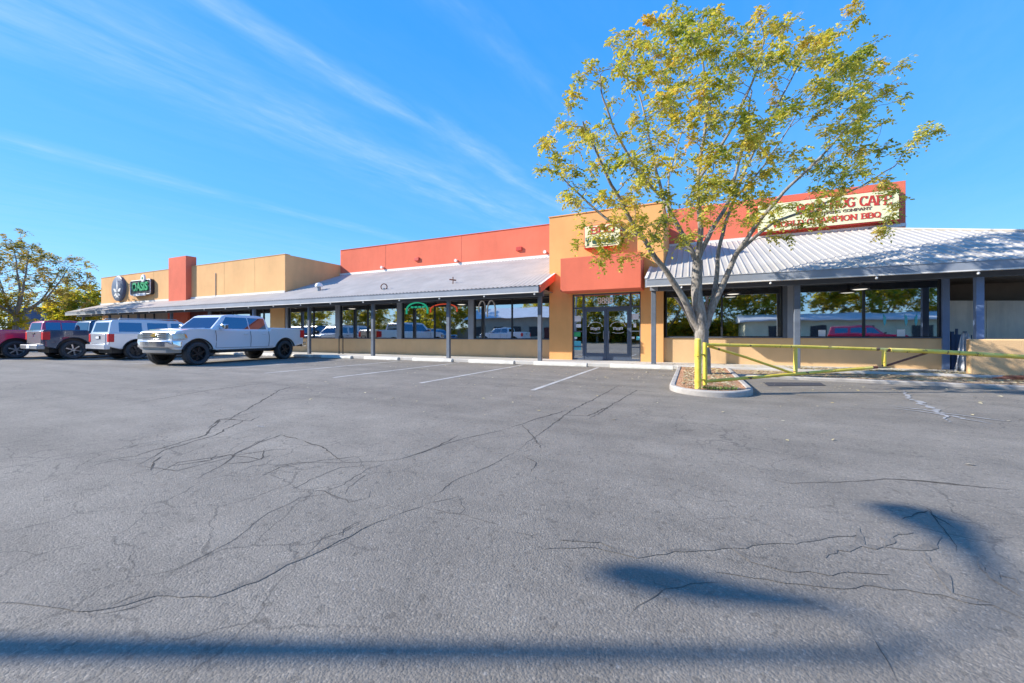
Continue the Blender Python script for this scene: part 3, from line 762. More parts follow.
# gutters / fascia, soffits, beams, rakes
def gutter(xa, xb, nm='gutter'):
    m = MB(); m.box(xa, xb, YE-.12, YE-.01, ZE-.24, ZE-.035); m.box(xa, xb, YE-.135, YE-.122, ZE-.05, ZE-.03)
    part(m, nm, 'fascia', bevel=.008)
    m = MB(); m.box(xa+.002, xb-.002, YE-.128, YE-.01, ZE-.275, ZE-.243); part(m, 'drip_edge', 'flash')
gutter(-45.4, -5.08); gutter(x0r, XE+.05)
mb = MB(); mb.box(-45.3, XT0-.004, YE, YW-.005, 2.80, 2.83); mb.box(XT0-.004, -5.1, YE, YT-.005, 2.80, 2.83)
mb.box(XT1+.004, 11.3, YE, 15.145, 2.80, 2.83); mb.box(x0r+.03, XT1+.004, YE, YT-.005, 2.80, 2.83); mb.box(6.75, 11.3, 15.146, 19, 2.80, 2.83)
part(mb, 'soffit', 'soffit')
mb = MB(); mb.box(-45.2, -5.12, YC-.07, YC+.07, 2.57, 2.797); part(mb, 'canopy_beam', 'trim', bevel=.01)
mb = MB(); mb.box(x0r+.08, 11.3, YC-.07, YC+.07, 2.57, 2.797); part(mb, 'canopy_beam', 'trim', bevel=.01)
part(MB().box(x0r+.06, XT1-.1, YC-.2, YC-.075, 2.58, 2.72), 'beam_end', 'fascia')
# red rake board on the left wing, grey rake on the right wing
def rake(xa, xb, mat, lab):
    m = MB(); y0, y1 = YE-.06, YT-.006
    m.add([(xa,y0,roofz(y0)-.26),(xb,y0,roofz(y0)-.26),(xb,y1,roofz(y1)-.26),(xa,y1,roofz(y1)-.26),
           (xa,y0,roofz(y0)+.02),(xb,y0,roofz(y0)+.02),(xb,y1,roofz(y1)+.02),(xa,y1,roofz(y1)+.02)],
          [(3,2,1,0),(4,5,6,7),(0,1,5,4),(1,2,6,5),(2,3,7,6),(3,0,4,7)])
    part(m, 'rake_board', mat, lab)
    m = MB(); m.beam(((xa+xb)/2, y0-.02, roofz(y0)+.035), ((xa+xb)/2, y1, roofz(y1)+.035), xb-xa+.03, .02); part(m, 'rake_cap', 'flash')
rake(-5.06, -5.01, 'red', 'red sloping board at the end of the left canopy')
rake(x0r-.05, x0r, 'fascia', 'grey sloping board at the end of the right canopy')
# columns
for x in [-5.27, -9.42, -13.66, -18.02, -22.57, -26.9, -31.2, -35.5, -39.8, -44.2]:
    part(MB().box(x-.075, x+.075, YC-.065, YC+.065, .12, 2.568), 'column', 'bluepaint' if -23 < x < -22 else 'postpaint', bevel=.008)
for x in [-1.18, 2.80, 6.60, 10.9]:
    m = 'bluepaint' if 6 < x < 7 else 'postpaint'
    part(MB().box(x-.075, x+.075, YC-.065, YC+.065, .12, 2.568), 'column', m, bevel=.008)
# entrance doors
DY = YT+.10
st = MB(); cols_ = [572.0, 583.0, 630.5, 641.0]
xs = [DX0+.001, XY(583.3, DY), XY(630.5, DY), DX1-.001]
zt = 2.13
st.box(xs[0], xs[3], DY, DY+.1, DTOP-.05, DTOP-.001); st.box(xs[0], xs[3], DY, DY+.1, zt, zt+.06)
st.box(xs[0], xs[0]+.05, DY-.002, DY+.102, .12, DTOP-.05); st.box(xs[3]-.05, xs[3], DY-.002, DY+.102, .12, DTOP-.05)
for x in (xs[1], xs[2]): st.box(x-.035, x+.035, DY-.002, DY+.102, .12, DTOP-.05)
for z in (.62, 1.22):
    st.box(xs[0]+.05, xs[1]-.035, DY, DY+.1, z, z+.04); st.box(xs[2]+.035, xs[3]-.05, DY, DY+.1, z, z+.04)
st.box(xs[0]+.05, xs[1]-.035, DY, DY+.1, .12, .2); st.box(xs[2]+.035, xs[3]-.05, DY, DY+.1, .12, .2)
sf = part(st, 'shopfront_frame', 'doorframe', bevel=.004)
gl = MB(); gl.box(xs[0]+.05, xs[1]-.035, DY+.045, DY+.055, .2, DTOP-.05); gl.box(xs[2]+.035, xs[3]-.05, DY+.045, DY+.055, .2, DTOP-.05)
gl.box(xs[1]+.035, xs[2]-.035, DY+.045, DY+.055, zt+.06, DTOP-.05); part(gl, 'pane', 'glass', parent=sf)
xm = (xs[1]+xs[2])/2
for a, b, hx in ((xs[1]+.037, xm-.004, xm-.10), (xm+.004, xs[2]-.037, xm+.10)):
    f = MB(); f.box(a, a+.09, DY+.01, DY+.06, .13, zt-.004); f.box(b-.09, b, DY+.01, DY+.06, .13, zt-.004)
    f.box(a+.09, b-.09, DY+.01, DY+.06, .13, .40); f.box(a+.09, b-.09, DY+.01, DY+.06, zt-.12, zt-.004)
    d = part(f, 'door', 'doorframe', bevel=.004)
    part(MB().box(a+.09, b-.09, DY+.03, DY+.04, .40, zt-.12), 'pane', 'glass', parent=d)
    part(MB().tube([(hx, DY-.0, .95), (hx, DY-.05, .95), (hx, DY-.05, 1.25), (hx, DY, 1.25)], .012, 8), 'handle', 'steel', parent=d)
    # white arched vinyl decal on the glass
    cx = (a+b)/2; dm = MB(); zc = 1.34
    arc = [(cx+.27*math.cos(t), DY+.026, zc+.10+.16*math.sin(t)) for t in [PI*i/16 for i in range(17)]]
    dm.tube(arc, .008, 4); dm.tube([(cx-.30, DY+.026, zc+.10), (cx-.25, DY+.026, zc+.10)], .012, 4); dm.tube([(cx+.25, DY+.026, zc+.10), (cx+.30, DY+.026, zc+.10)], .012, 4)
    dm.tube([(cx+.22*math.cos(t), DY+.026, zc-.12-.05*math.sin(t)) for t in [PI*i/12 for i in range(13)]], .006, 4)
    part(dm, 'decal', 'paper', parent=d)
    # the looping script inside the arch
    sc = MB(); pts = []
    for i in range(90):
        t = i/89; pts.append((cx-.19+.38*t+.018*math.sin(t*44), DY+.026, zc+.0+.045*math.cos(t*44)+.015*math.sin(t*9)))
    sc.tube(pts, .010, 4); part(sc, 'decal_script', 'paper', parent=d)
def sub(mb, name, mat, par, **kw): return mb.build(name, mat, par, off=OFF, **kw)
pp = MB()
def paper(pxa, pxb, pya, pyb, m):
    pm = MB(); xa, xb = XY(pxa, DY+.04), XY(pxb, DY+.04); pm.box(xa, xb, DY+.036, DY+.04, ZZ(pxa, DY, pyb), ZZ(pxa, DY, pya)); sub(pm, 'notice', m, sf)
paper(574.5, 581, 316, 321.5, 'paper'); paper(576, 581, 324, 327.5, 'paper'); paper(574, 580.5, 331, 336.5, 'green'); paper(574.5, 577, 337, 338.8, 'paper')
paper(631.7, 638.8, 313.8, 319.6, 'paper'); paper(633.5, 636.2, 323.5, 327.3, 'paper'); paper(631, 634.5, 336.7, 338.8, 'paper'); paper(636.3, 639.8, 336.5, 340, 'cyan')
paper(596.5, 600.8, 330, 334, 'paper')
paper(574, 581, 341, 350, 'cyan')
# patio (right): low wall, boards, gate
part(MB().box(XY(970, 13.62), 13, 13.62, 13.80, .05, 1.0), 'patio_wall', 'tan', 'low tan stucco wall at the right edge', bevel=.03)
pa, pb, pc = Vector((*RD(12.8, 11.6), 0)), Vector((*RD(15.5, 11.6), 0)), Vector((*RD(18, 11.6), 0))
m = MB()
for i in range(4):
    a = pa.lerp(pc, i/4); b = pa.lerp(pc, (i+1)/4-.004); m.beam((a.x, a.y, 1.12), (b.x, b.y, 1.12), .03, 2.0)
part(m, 'board_screen', 'plywood', 'weathered whitish boards closing off the patio')
m = MB(); gx0, gx1 = XY(950.5, 15.3), XY(966, 15.3)
m.box(gx0, gx0+.06, 15.26, 15.32, .12, 1.2); m.box(gx1-.06, gx1, 15.26, 15.32, .12, 1.2); m.box(gx0+.06, gx1-.06, 15.27, 15.31, .2, 1.12)
for i in range(5): m.box(gx0+.1+i*.1, gx0+.12+i*.1, 15.255, 15.268, .22, 1.1)
m.tube([((gx0+.12), 15.29, 1.12), (gx0+.12, 15.29, 1.28)], .03, 8)
part(m, 'patio_gate', simple('navy_gate_paint', (.035, .06, .13), .5), 'dark blue low gate to the patio')

# small roof items
def canopy_light(x, lab):
    t = thing('canopy_light', lab, 'light', (x, 14.7, 2.61), 0, 'round dome lights under the canopy')
    MB().lathe([(.0, .19), (.02, .19), (.02, -.03), (.05, -.05), (.20, -.12), (.22, -.17), (.20, -.17), (.0, -.13)], n=20).build('lamp_shade', 'trim', t, smooth=True)
    MB().lathe([(.0, -.175), (.12, -.178), (.185, -.160), (.185, -.150), (.0, -.14)], n=20).build('diffuser', M['lit'], t, smooth=True)
for px, lab in ((352, 'dome light under the canopy above the thin handrail, leftmost one'), (461.5, 'dome light under the canopy between the green and white window signs'),
                (733, 'dome light under the right canopy seen just right of the tree trunk'), (860, 'dome light under the right canopy above the second cafe window')):
    canopy_light(XY(px, 14.7), lab)
first = None; idx = 0
bxs = [-5.25-2.1*i for i in range(19)]
for i, x in enumerate(bxs+[-.3, 2.05, 4.4, 6.3]):
    if first is None:
        o = MB().lathe([(0, .03), (.018, .03), (.018, .0), (.038, -.02), (.045, -.05), (.030, -.082), (0, -.092)], n=12).build('festoon_bulb', 'white', smooth=True)
        first = o
    else:
        o = first.copy(); COL.objects.link(o)
    o.location = (x, YE-.07, ZE-.295); o.scale = (.75, .75, .75)
    left = x < -5
    tag(o, 'small white bulb hanging under the left canopy gutter' if left else 'small white bulb hanging under the right canopy gutter', 'bulb',
        'bulbs under the left canopy gutter' if left else 'bulbs under the right canopy gutter')
prev = None
for px, py, lab in ((382, 267.3, 'tiny white floodlight on the red wall, farthest left'), (456, 260.5, 'tiny white floodlight in the middle of the long red wall'), (545, 252, 'tiny white floodlight on the red wall beside the ochre tower')):
    t = thing('wall_floodlight', lab, 'floodlight', (XY(px, YP-.1), YP, ZZ(px, YP-.1, py)), 0, 'floodlights on the long red wall')
    MB().box(-.05, .05, -.06, -.002, -.05, .05).build('bracket', 'white', t, bevel=.008)
    MB().lathe([(0, -.07), (.05, -.07), (.085, -.16), (.08, -.19), (0, -.17)], 'y', n=14).build('lamp_head', 'white', t, smooth=True)
# vents on the corrugated roof
def on_roof(px, py):
    lo, hi = YE, YP
    for _ in range(40):
        y = (lo+hi)/2
        if ZZ(px, y, py) > roofz(y): lo = y
        else: hi = y
    return XY(px, y), y, roofz(y)
x, y, z = on_roof(319, 291)
t = thing('roof_vent', 'white domed vent cap on the corrugated roof, leftmost', 'roof vent', (x, y, z-.05))
MB().tube([(0,0,0),(0,0,.3)], .1, 12).build('vent_pipe', 'steel', t, smooth=True); MB().lathe([(0,.5),(.14,.46),(.2,.36),(.2,.28),(0,.28)], n=18).build('vent_cap', 'white', t, smooth=True)
x, y, z = on_roof(384, 290)
t = thing('roof_vent', 'ring-shaped grey vent on the corrugated roof', 'roof vent', (x, y, z-.05))
MB().tube([(0,0,0),(0,0,.14)], .06, 10).build('vent_pipe', 'steel', t, smooth=True)
MB().tube([(.14*math.cos(a), .05*math.cos(a), .2+.14*math.sin(a)) for a in [2*PI*i/20 for i in range(21)]], .025, 6).build('vent_ring', 'rust', t, smooth=True)
x, y, z = on_roof(453, 284)
t = thing('roof_fitting', 'rusty cross-shaped pipe fitting on the corrugated roof', 'roof fitting', (x, y, z-.05))
MB().tube([(0,0,0),(0,0,.36)], .022, 8).build('upright', 'rust', t, smooth=True)
MB().tube([(-.18,0,.26),(.10,.1,.22)], .03, 8).build('crossbar', 'rust', t, smooth=True)

# ================================================================== SIGNS
def circ(cx, cz, rx, rz, a0, a1, n=14): return [(cx+rx*math.cos(math.radians(a0+(a1-a0)*i/n)), cz+rz*math.sin(math.radians(a0+(a1-a0)*i/n))) for i in range(n+1)]
GL = {
 'A': (.80, [[(.08,0),(.36,1),(.46,1),(.74,0)], [(.18,.34),(.64,.34)]], [(.08,0),(.74,0)]),
 'B': (.72, [[(.14,0),(.14,1)], [(.14,1),(.42,1),(.58,.9),(.6,.75),(.54,.6),(.42,.53),(.14,.53)], [(.42,.53),(.6,.45),(.66,.27),(.6,.1),(.44,0),(.14,0)]], [(.1,0),(.1,1)]),
 'C': (.74, [circ(.4,.5,.32,.5,42,318)+[], [(.64,.83),(.66,.98)], [(.64,.17),(.66,.05)]], []),
 'D': (.76, [[(.14,0),(.14,1)], [(.14,1),(.4,1),(.6,.84),(.68,.5),(.6,.16),(.4,0),(.14,0)]], [(.1,0),(.1,1)]),
 'E': (.68, [[(.62,.16),(.62,0),(.14,0),(.14,1),(.60,1),(.60,.84)], [(.14,.52),(.46,.52)]], [(.1,0),(.1,1)]),
 'F': (.66, [[(.14,0),(.14,1),(.60,1),(.60,.82)], [(.14,.52),(.46,.52)]], [(.14,0),(.1,1)]),
 'G': (.80, [circ(.4,.5,.32,.5,42,330), [(.50,.44),(.72,.44)], [(.68,.44),(.68,.08)]], []),
 'H': (.84, [[(.14,0),(.14,1)], [(.70,0),(.70,1)], [(.14,.5),(.70,.5)]], [(.14,0),(.14,1),(.70,0),(.70,1)]),
 'I': (.34, [[(.17,0),(.17,1)]], [(.17,0),(.17,1)]),
 'L': (.64, [[(.14,1),(.14,0),(.58,0),(.58,.2)]], [(.14,1),(.1,0)]),
 'M': (.98, [[(.14,0),(.14,1),(.49,.25),(.84,1),(.84,0)]], [(.14,0),(.84,0),(.1,1),(.88,1)]),
 'N': (.84, [[(.14,0),(.14,1),(.70,0),(.70,1)]], [(.14,0),(.1,1),(.70,1)]),
 'O': (.80, [circ(.4,.5,.32,.5,0,360,20)], []),
 'P': (.68, [[(.14,0),(.14,1),(.44,1),(.6,.9),(.62,.73),(.58,.55),(.44,.45),(.14,.45)]], [(.14,0),(.1,1)]),
 'Q': (.80, [circ(.4,.5,.32,.5,0,360,20), [(.45,.25),(.74,-.1)]], []),
 'R': (.76, [[(.14,0),(.14,1),(.44,1),(.6,.9),(.62,.75),(.56,.58),(.44,.5),(.14,.5)], [(.40,.5),(.68,0)]], [(.14,0),(.1,1),(.70,0)]),
 'T': (.72, [[(.36,0),(.36,1)], [(.08,.82),(.08,1),(.64,1),(.64,.82)]], [(.36,0)]),
 'W': (1.04, [[(.08,1),(.30,0),(.52,.8),(.74,0),(.96,1)]], [(.08,1),(.96,1)]),
 'Y': (.76, [[(.08,1),(.38,.48),(.68,1)], [(.38,.48),(.38,0)]], [(.08,1),(.68,1),(.38,0)]),
 '&': (.80, [[(.74,.05),(.24,.68),(.26,.92),(.40,1),(.52,.88),(.46,.7),(.14,.36),(.12,.14),(.3,0),(.5,.06),(.7,.42)]], []),
 ' ': (.40, [], []),
 '0': (.72, [circ(.36,.5,.26,.5,0,360,20)], []),
 '8': (.72, [circ(.36,.75,.21,.25,0,360,16), circ(.36,.26,.26,.26,0,360,16)], []),
 '9': (.72, [circ(.36,.70,.25,.30,0,360,18), [(.61,.70),(.58,.3),(.44,.03),(.24,.02),(.14,.14)]], []),
}
def slab_text(txt, h, width, th, cx, cz, y, mat, parent, arch=0., serif=.34, sth=.10):
    tot = sum(GL[c][0] for c in txt); k = width/tot; x = -width/2; m = MB(); q_ = [0]
    for c in txt:
        w, lines, ser = GL[c]
        def mp(p, dy):
            X = x+p[0]*k; Z = (p[1]-.5)*h-arch*(2*X/width)**2; return Vector((cx+X, y+dy, cz+Z))
        def bar(a, b, t):
            q_[0] += 1; dy = (q_[0] % 9)*-.0006
            A, Bq = mp(a, dy), mp(b, dy); d = (Bq-A); ln = d.length
            if ln < 1e-6: return
            d /= ln; ex = t*.32; A -= d*ex; Bq += d*ex; m.beam(A, Bq, t, .010, (0, 1, 0))
        for l in lines:
            for a, b in zip(l, l[1:]):
                vert = abs((b[1]-a[1])*h) > abs((b[0]-a[0])*k)*.9
                bar(a, b, th if vert else th*.62)
        for sx, sz in ser: bar((sx-serif/2*.8, sz), (sx+serif/2*.8, sz), sth*h)
        x += w*k
    return m.build('lettering', mat, parent)

def loc_in(t, x, y, z): return (x-t.location.x, y-t.location.y, z-t.location.z)
t = thing('shop_sign', 'large cream sign with red cafe lettering on the red wall at right', 'sign', (4.6, YP, 5.25))
SX0, SX1, SZ0, SZ1, SYF = 2.43-4.6, 6.76-4.6, 0.03, 1.11, -.30
MB().box(SX0-.04, SX1+.04, SYF+.02, -.01, SZ0-.04, SZ1+.04).build('sign_case', 'signred', t, bevel=.01)
MB().box(SX0, SX1, SYF, SYF+.03, SZ0, SZ1).build('sign_face', 'cream', t)
W_ = SX1-SX0
def fx(u): return SX0+W_*u     # u along the board
slab_text('BOLD HOG CAFE', .33, W_*.655, .062, fx(.625), SZ0+.80, SYF-.006, 'signred', t, arch=.075)
slab_text('& CATERING COMPANY', .095, W_*.45, .019, fx(.60), SZ0+.50, SYF-.006, 'signdark', t, arch=-.0)
slab_text('WORLD CHAMPION BBQ', .19, W_*.77, .046, fx(.50), SZ0+.23, SYF-.006, 'signred', t)
t = thing('shop_sign', 'small cream BBQ sign box on the ochre tower, half behind leaves', 'sign', (-3.07, YT, 4.42))
MB().box(-.69, .69, -.27, -.004, -.02, .85).build('sign_case', 'signred', t, bevel=.01); MB().box(-.66, .66, -.285, -.268, .01, .82).build('sign_face', 'cream', t)
slab_text('BBQ', .24, .92, .062, .0, .64, -.292, 'signred', t)
m = MB()
def blob(m, pts, y=-.29):
    m.prism(pts, lambda p: (p[0], y-.004, p[1]), lambda p: (p[0], y+.002, p[1]))
blob(m, [(-.58,.08),(-.50,.08),(-.50,.22),(-.43,.22),(-.43,.36),(-.46,.36),(-.46,.26),(-.50,.26),(-.50,.42),(-.55,.42),(-.55,.30),(-.60,.30),(-.60,.40),(-.63,.40),(-.63,.26),(-.58,.24)])
for i, (a, b) in enumerate(((-.36,-.22),(-.17,-.05),(0,.12),(.17,.28),(.33,.45))):
    blob(m, [(a,.14),(b,.10),(b+.02,.2),(b-.03,.36),((a+b)/2,.42),(a+.01,.33),(a-.02,.22)])
blob(m, [(-.38,.05),(.5,.05),(.5,.08),(-.38,.075)])
m.build('figure_print', 'signgreen', t)
# far-left round sign with white leaf
t = thing('round_sign', 'slate blue oval sign with a white leaf emblem on the ochre wall', 'sign', (-41.0, YT, 4.75))
MB().lathe([(0, -.20), (.93, -.20), (.98, -.17), (.98, -.004), (0, -.004)], 'y', n=40).build('sign_face', 'slatesign', t, smooth=True)
m = MB()
def leafshape(ang, ln, w, c=(0, -.32)):
    pts = [(0,0),(w*.7,ln*.3),(w,ln*.5),(w*.55,ln*.8),(0,ln),(-w*.55,ln*.8),(-w,ln*.5),(-w*.7,ln*.3)]
    ca, sa = math.cos(ang), math.sin(ang)
    blob(m, [(c[0]+x*ca+z*sa, c[1]-x*sa+z*ca) for x, z in pts], -.206)
leafshape(0, 1.1, .10); leafshape(math.radians(62), .66, .13, (.03,-.30)); leafshape(math.radians(-62), .66, .13, (-.03,-.30))
leafshape(math.radians(115), .5, .10, (.04,-.36)); leafshape(math.radians(-115), .5, .10, (-.04,-.36)); leafshape(PI, .32, .07, (0,-.42))
leafshape(math.radians(150), .4, .07, (.02,-.42)); leafshape(math.radians(-150), .4, .07, (-.02,-.42))
m.build('leaf_emblem', 'white', t)
t = thing('shop_sign', 'black sign with green block letters in a white outline on the ochre wall', 'sign', (-37.35, YT, 4.05))
m = MB()
def rrect(w, h, r, n=5):
    pts = []
    for cx, cz, a0 in ((w/2-r, h/2-r, 0), (-w/2+r, h/2-r, PI/2), (-w/2+r, -h/2+r, PI), (w/2-r, -h/2+r, 1.5*PI)):
        for i in range(n+1): a = a0+PI/2*i/n; pts.append((cx+r*math.cos(a), cz+r*math.sin(a)))
    return pts
m.prism(rrect(3.0, 1.12, .18), lambda p: (p[0], -.22, p[1]+.6), lambda p: (p[0], -.004, p[1]+.6)); m.build('sign_face', 'black', t)
rp = [(p[0], -.235, p[1]+.6) for p in rrect(2.92, 1.06, .16)]; rp.append(rp[0]); MB().tube(rp, .028, 6).build('outline_tube', 'white', t, smooth=True)
text_obj('lettering', 'OASIS', .85, 'green', t, (0, -.25, .66), offset=.03, width=2.3, extrude=.03)
MB().box(-.85, .85, -.30, -.24, -.04, .14).build('ribbon_panel', 'white', t, bevel=.02)
MB().lathe([(0, -.33), (.26, -.33), (.28, -.3), (.28, -.24), (0, -.24)], 'y', (.55, 0, 1.24), 24).build('badge', 'white', t, smooth=True)
MB().lathe([(0, -.345), (.10, -.34), (.10, -.325), (0, -.325)], 'y', (.55, 0, 1.24), 6).build('badge_mark', 'green', t)

# window signs
def arch_sign(px0, px1, py0, py1, mat, label, w=.035, rows=1):
    xa, xb = XY(px0, YW-.02), XY(px1, YW-.02); z1 = ZZ(px0, YW, py0); z0 = ZZ(px0, YW, py1)
    t = thing('window_sign', label, 'window sign', ((xa+xb)/2, YW+.04, z0)); hw = (xb-xa)/2; h = z1-z0
    pts = [(-hw, 0, 0)]+[(hw*math.cos(a), 0, h*.35+h*.65*math.sin(a)) for a in [PI-PI*i/14 for i in range(15)]]+[(hw, 0, 0)]
    MB().tube(pts, w, 6).build('tube', mat, t, smooth=True); return t, hw, h
t, hw, h = arch_sign(405.5, 426.5, 303, 314, 'neon_green', 'green arch-shaped neon sign hanging in the shop window', .034)
for i in range(4): MB().box(-hw*.55+i*hw*.36, -hw*.55+i*hw*.36+hw*.2, -.02, .02, h*.52, h*.68).build('letter_block', 'neon_green', t)
t, hw, h = arch_sign(429.5, 456, 304.5, 312.5, 'neon_red', 'red arch-shaped neon sign beside the green one', .026)
t, hw, h = arch_sign(478, 484.5, 301, 312, 'white', 'left one of two white arch outlines on the shop glass', .022)
t, hw, h = arch_sign(486.5, 494.5, 300.5, 317, 'white', 'right one of two white arch outlines on the shop glass', .022)
for i, (px, py, lab) in enumerate(((885.5, 316, 'left one of three light-blue feather-shaped stickers on the cafe glass'), (907, 316, 'middle one of three light-blue feather-shaped stickers on the cafe glass'), (917, 316, 'right one of three light-blue feather-shaped stickers on the cafe glass'))):
    x = XY(px, 15.15); z = ZZ(px, 15.15, 326); m = MB(); q = -.03 if i < 2 else .03
    m.prism([(0,0),(.035,.12),(.03,.26),(q,.36),(-.03,.24),(-.025,.1)], lambda p: (p[0], -.004, p[1]), lambda p: (p[0], .002, p[1]))
    o = m.build('window_sticker', 'cyan'); o.location = (x, 15.15+.058, z); tag(o, lab, 'sticker', 'feather stickers on the cafe window')

o_ = slab_text('9880', .235, .60, .036, XY(605, DY)-OFF[0], 2.425, DY+.040-OFF[1], 'white', sf); o_.name = 'street_number'
for px, py, lab in ((822.5, 333.5, 'small white paper standing in the left pane of the second cafe window'), (902, 333.5, 'small white paper standing in the right pane of the second cafe window')):
    o = MB().box(-.09, .09, -.003, .003, 0, .22).build('paper_notice', 'paper'); o.location = (XY(px, 15.15), 15.15+.058, ZZ(px, 15.15, 337)); tag(o, lab, 'notice')
# ================================================================== WHEEL STOPS
stop_proto = None
def stop_mesh():
    m = MB(); prof = [(-.10,0),(-.10,.07),(-.065,.13),(.065,.13),(.10,.07),(.10,0)]
    m.prism(prof, lambda p: (-.98, p[0], p[1]), lambda p: (.98, p[0], p[1])); return m
for i in range(11):
    x = -4.27-2.76*i+2.76
    if i == 0: x = -1.52
    if stop_proto is None: o = stop_mesh().build('wheel_stop', 'stop', bevel=.012); stop_proto = o
    else: o = stop_proto.copy(); COL.objects.link(o)
    o.location = (x, 13.33, 0); o.rotation_euler = (0, 0, random.uniform(-.012, .012))
    if i == 0: lab = 'concrete wheel stop right of the entrance, nearest the tree island'
    elif i == 1: lab = 'concrete wheel stop directly in front of the column left of the entrance'
    elif i == 2: lab = 'second concrete wheel stop left of the entrance doors'
    elif i == 3: lab = 'third concrete wheel stop left of the entrance doors'
    elif i == 4: lab = 'concrete wheel stop by the thin steel handrail, fourth from the entrance'
    elif i == 5: lab = 'concrete wheel stop behind the tail of the white pickup'
    else: lab = 'pale concrete wheel stop beyond the parked vehicles'
    tag(o, lab, 'wheel stop', 'concrete wheel stops along the kerb')

# thin handrail in front of the left windows
t = thing('handrail', 'thin dark steel hoop rail standing before the left shop windows', 'handrail', (XY(341, 14.7), 14.7, .12))
MB().tube([(-.14,0,0),(-.14,0,.88),(-.11,0,.93),(.11,0,.93),(.14,0,.88),(.14,0,0)], .022, 8).build('rail', 'frame', t, smooth=True)
MB().box(-.2,-.08,-.05,.05,0,.012).build('foot', 'frame', t); MB().box(.08,.2,-.05,.05,0,.012).build('foot', 'frame', t)

# tarp by the patio gate, broken concrete
t = thing('folded_tarp', 'crumpled grey plastic sheet leaning beside the dark blue patio gate', 'tarp', (XY(963.5, 14.6), 14.6, .12))
m = MB(); rows_ = []
vs = []; fs = []
for j in range(9):
    zz = j/8; half = .20*(1-zz*.75)
    for i in range(11):
        u = i/10*2-1; vs.append((u*half+.12*zz, .12*math.sin(u*9+zz*3)*(1-zz*.6)+.2*zz, zz*1.05))
for j in range(8):
    for i in range(10): a = j*11+i; fs.append((a, a+1, a+12, a+11))
m.add(vs, fs); o = m.build('sheet', 'tarp', t, smooth=True, recalc=False); so_ = o.modifiers.new('s', 'SOLIDIFY'); so_.thickness = .01
def rock(name, loc, size, mat, lab, cat, seed):
    import bmesh
    bm = bmesh.new(); bmesh.ops.create_icosphere(bm, subdivisions=3, radius=1)
    for v in bm.verts:
        q = mnoise.noise(v.co*1.3+Vector((seed, 0, 0)))*.35; v.co *= (1+q)
        v.co.x *= size[0]; v.co.y *= size[1]; v.co.z = max(-.02, v.co.z*size[2])
    me = bpy.data.meshes.new(name); bm.to_mesh(me); bm.free(); me.materials.append(M[mat])
    o = bpy.data.objects.new(name, me); COL.objects.link(o); o.location = loc; tag(o, lab, cat); return o
x, y = G(1007, 375, .07); rock('concrete_chunk', (x, y, .09), (.42, .2, .13), 'curb', 'broken grey concrete chunk on the gravel at the right edge', 'rubble', 2.)
x, y = G(977, 373.5, .07); rock('concrete_chunk', (x, y, .09), (.30, .14, .07), 'curb', 'flat grey concrete piece at the foot of the low patio wall corner', 'rubble', 7.)
x, y = G(1026, 379.5, .07); rock('fallen_log', (x, y, .09), (.5, .12, .07), 'rust', 'reddish-brown length of wood on the gravel at the right edge', 'log', 5.)

# ================================================================== GATE
def cp(px, py, d): r = (px-512)/F*d; a = RD(r, d); return Vector((a[0], a[1], CAMH+(HOR-py)*d/F))
D = 7.45
base = cp(698, 390, 7.2)
t = thing('gate_post', 'stout yellow steel post standing in the tree island', 'post', (base.x, base.y, .11))
MB().lathe([(0, .93), (.035, .925), (.052, .91), (.055, .89), (.055, 0)], n=20).build('post', 'yellow', t, smooth=True)
MB().tube([(0,0,.60),(0,0,.63)], .062, 20).build('hinge_band', 'yellow', t, smooth=True)
MB().tube([(0,0,.13),(0,0,.16)], .062, 20).build('hinge_band', 'yellow', t, smooth=True)
hp = cp(705, 380, 7.3); O = Vector((hp.x, hp.y, .12))
gt = thing('barrier_gate', 'sagging yellow pipe swing gate reaching right from its post', 'gate', O)
def gp(name, pts, r, mat='yellow', par=None, n=12, label=None):
    o = MB().tube([Vector(p)-O for p in pts], r, n).build(name, mat, par or gt, smooth=True)
    if label: o['label'] = label
    return o
gp('hinge_pipe', [cp(705, 385, 7.3), cp(705, 342.5, 7.3)], .037)
for z in (.62, .15):
    b_ = Vector((base.x, base.y, .11+z+.005)); gp('hinge_bracket', [b_, Vector((hp.x, hp.y, .11+z+.005))], .018)
gp('top_rail', [cp(705, 344.6, 7.3), cp(800, 346.6, D), cp(888, 349.6, D)], .030)
gp('top_rail', [cp(889.5, 350, D), cp(935, 351.5, D), cp(1024, 357, D), cp(1085, 361, D)], .042)
gp('rail_joint', [cp(886.5, 349.8, D), cp(890.5, 350, D)], .032, 'rust')
gp('upright', [cp(795.5, 345.5, D), cp(795.5, 373.5, D)], .034)
gp('upright', [cp(884, 349, D), cp(884, 366.2, D)], .034)
gp('diagonal_brace', [cp(708, 346, 7.35), cp(745, 357, D), cp(792, 373, D)], .024)
gp('bottom_rail', [cp(705, 381.5, 7.3), cp(795, 374, D), cp(872, 367.6, D)], .030)
gp('bottom_rail_end', [cp(871, 367.7, D), cp(877, 367.2, D)], .028, 'rust')
gp('diagonal_brace', [cp(887, 365.5, D+.02), cp(928, 352.6, D+.02), cp(937, 351.5, D+.02)], .02, 'rust', label='rusty bare steel brace')

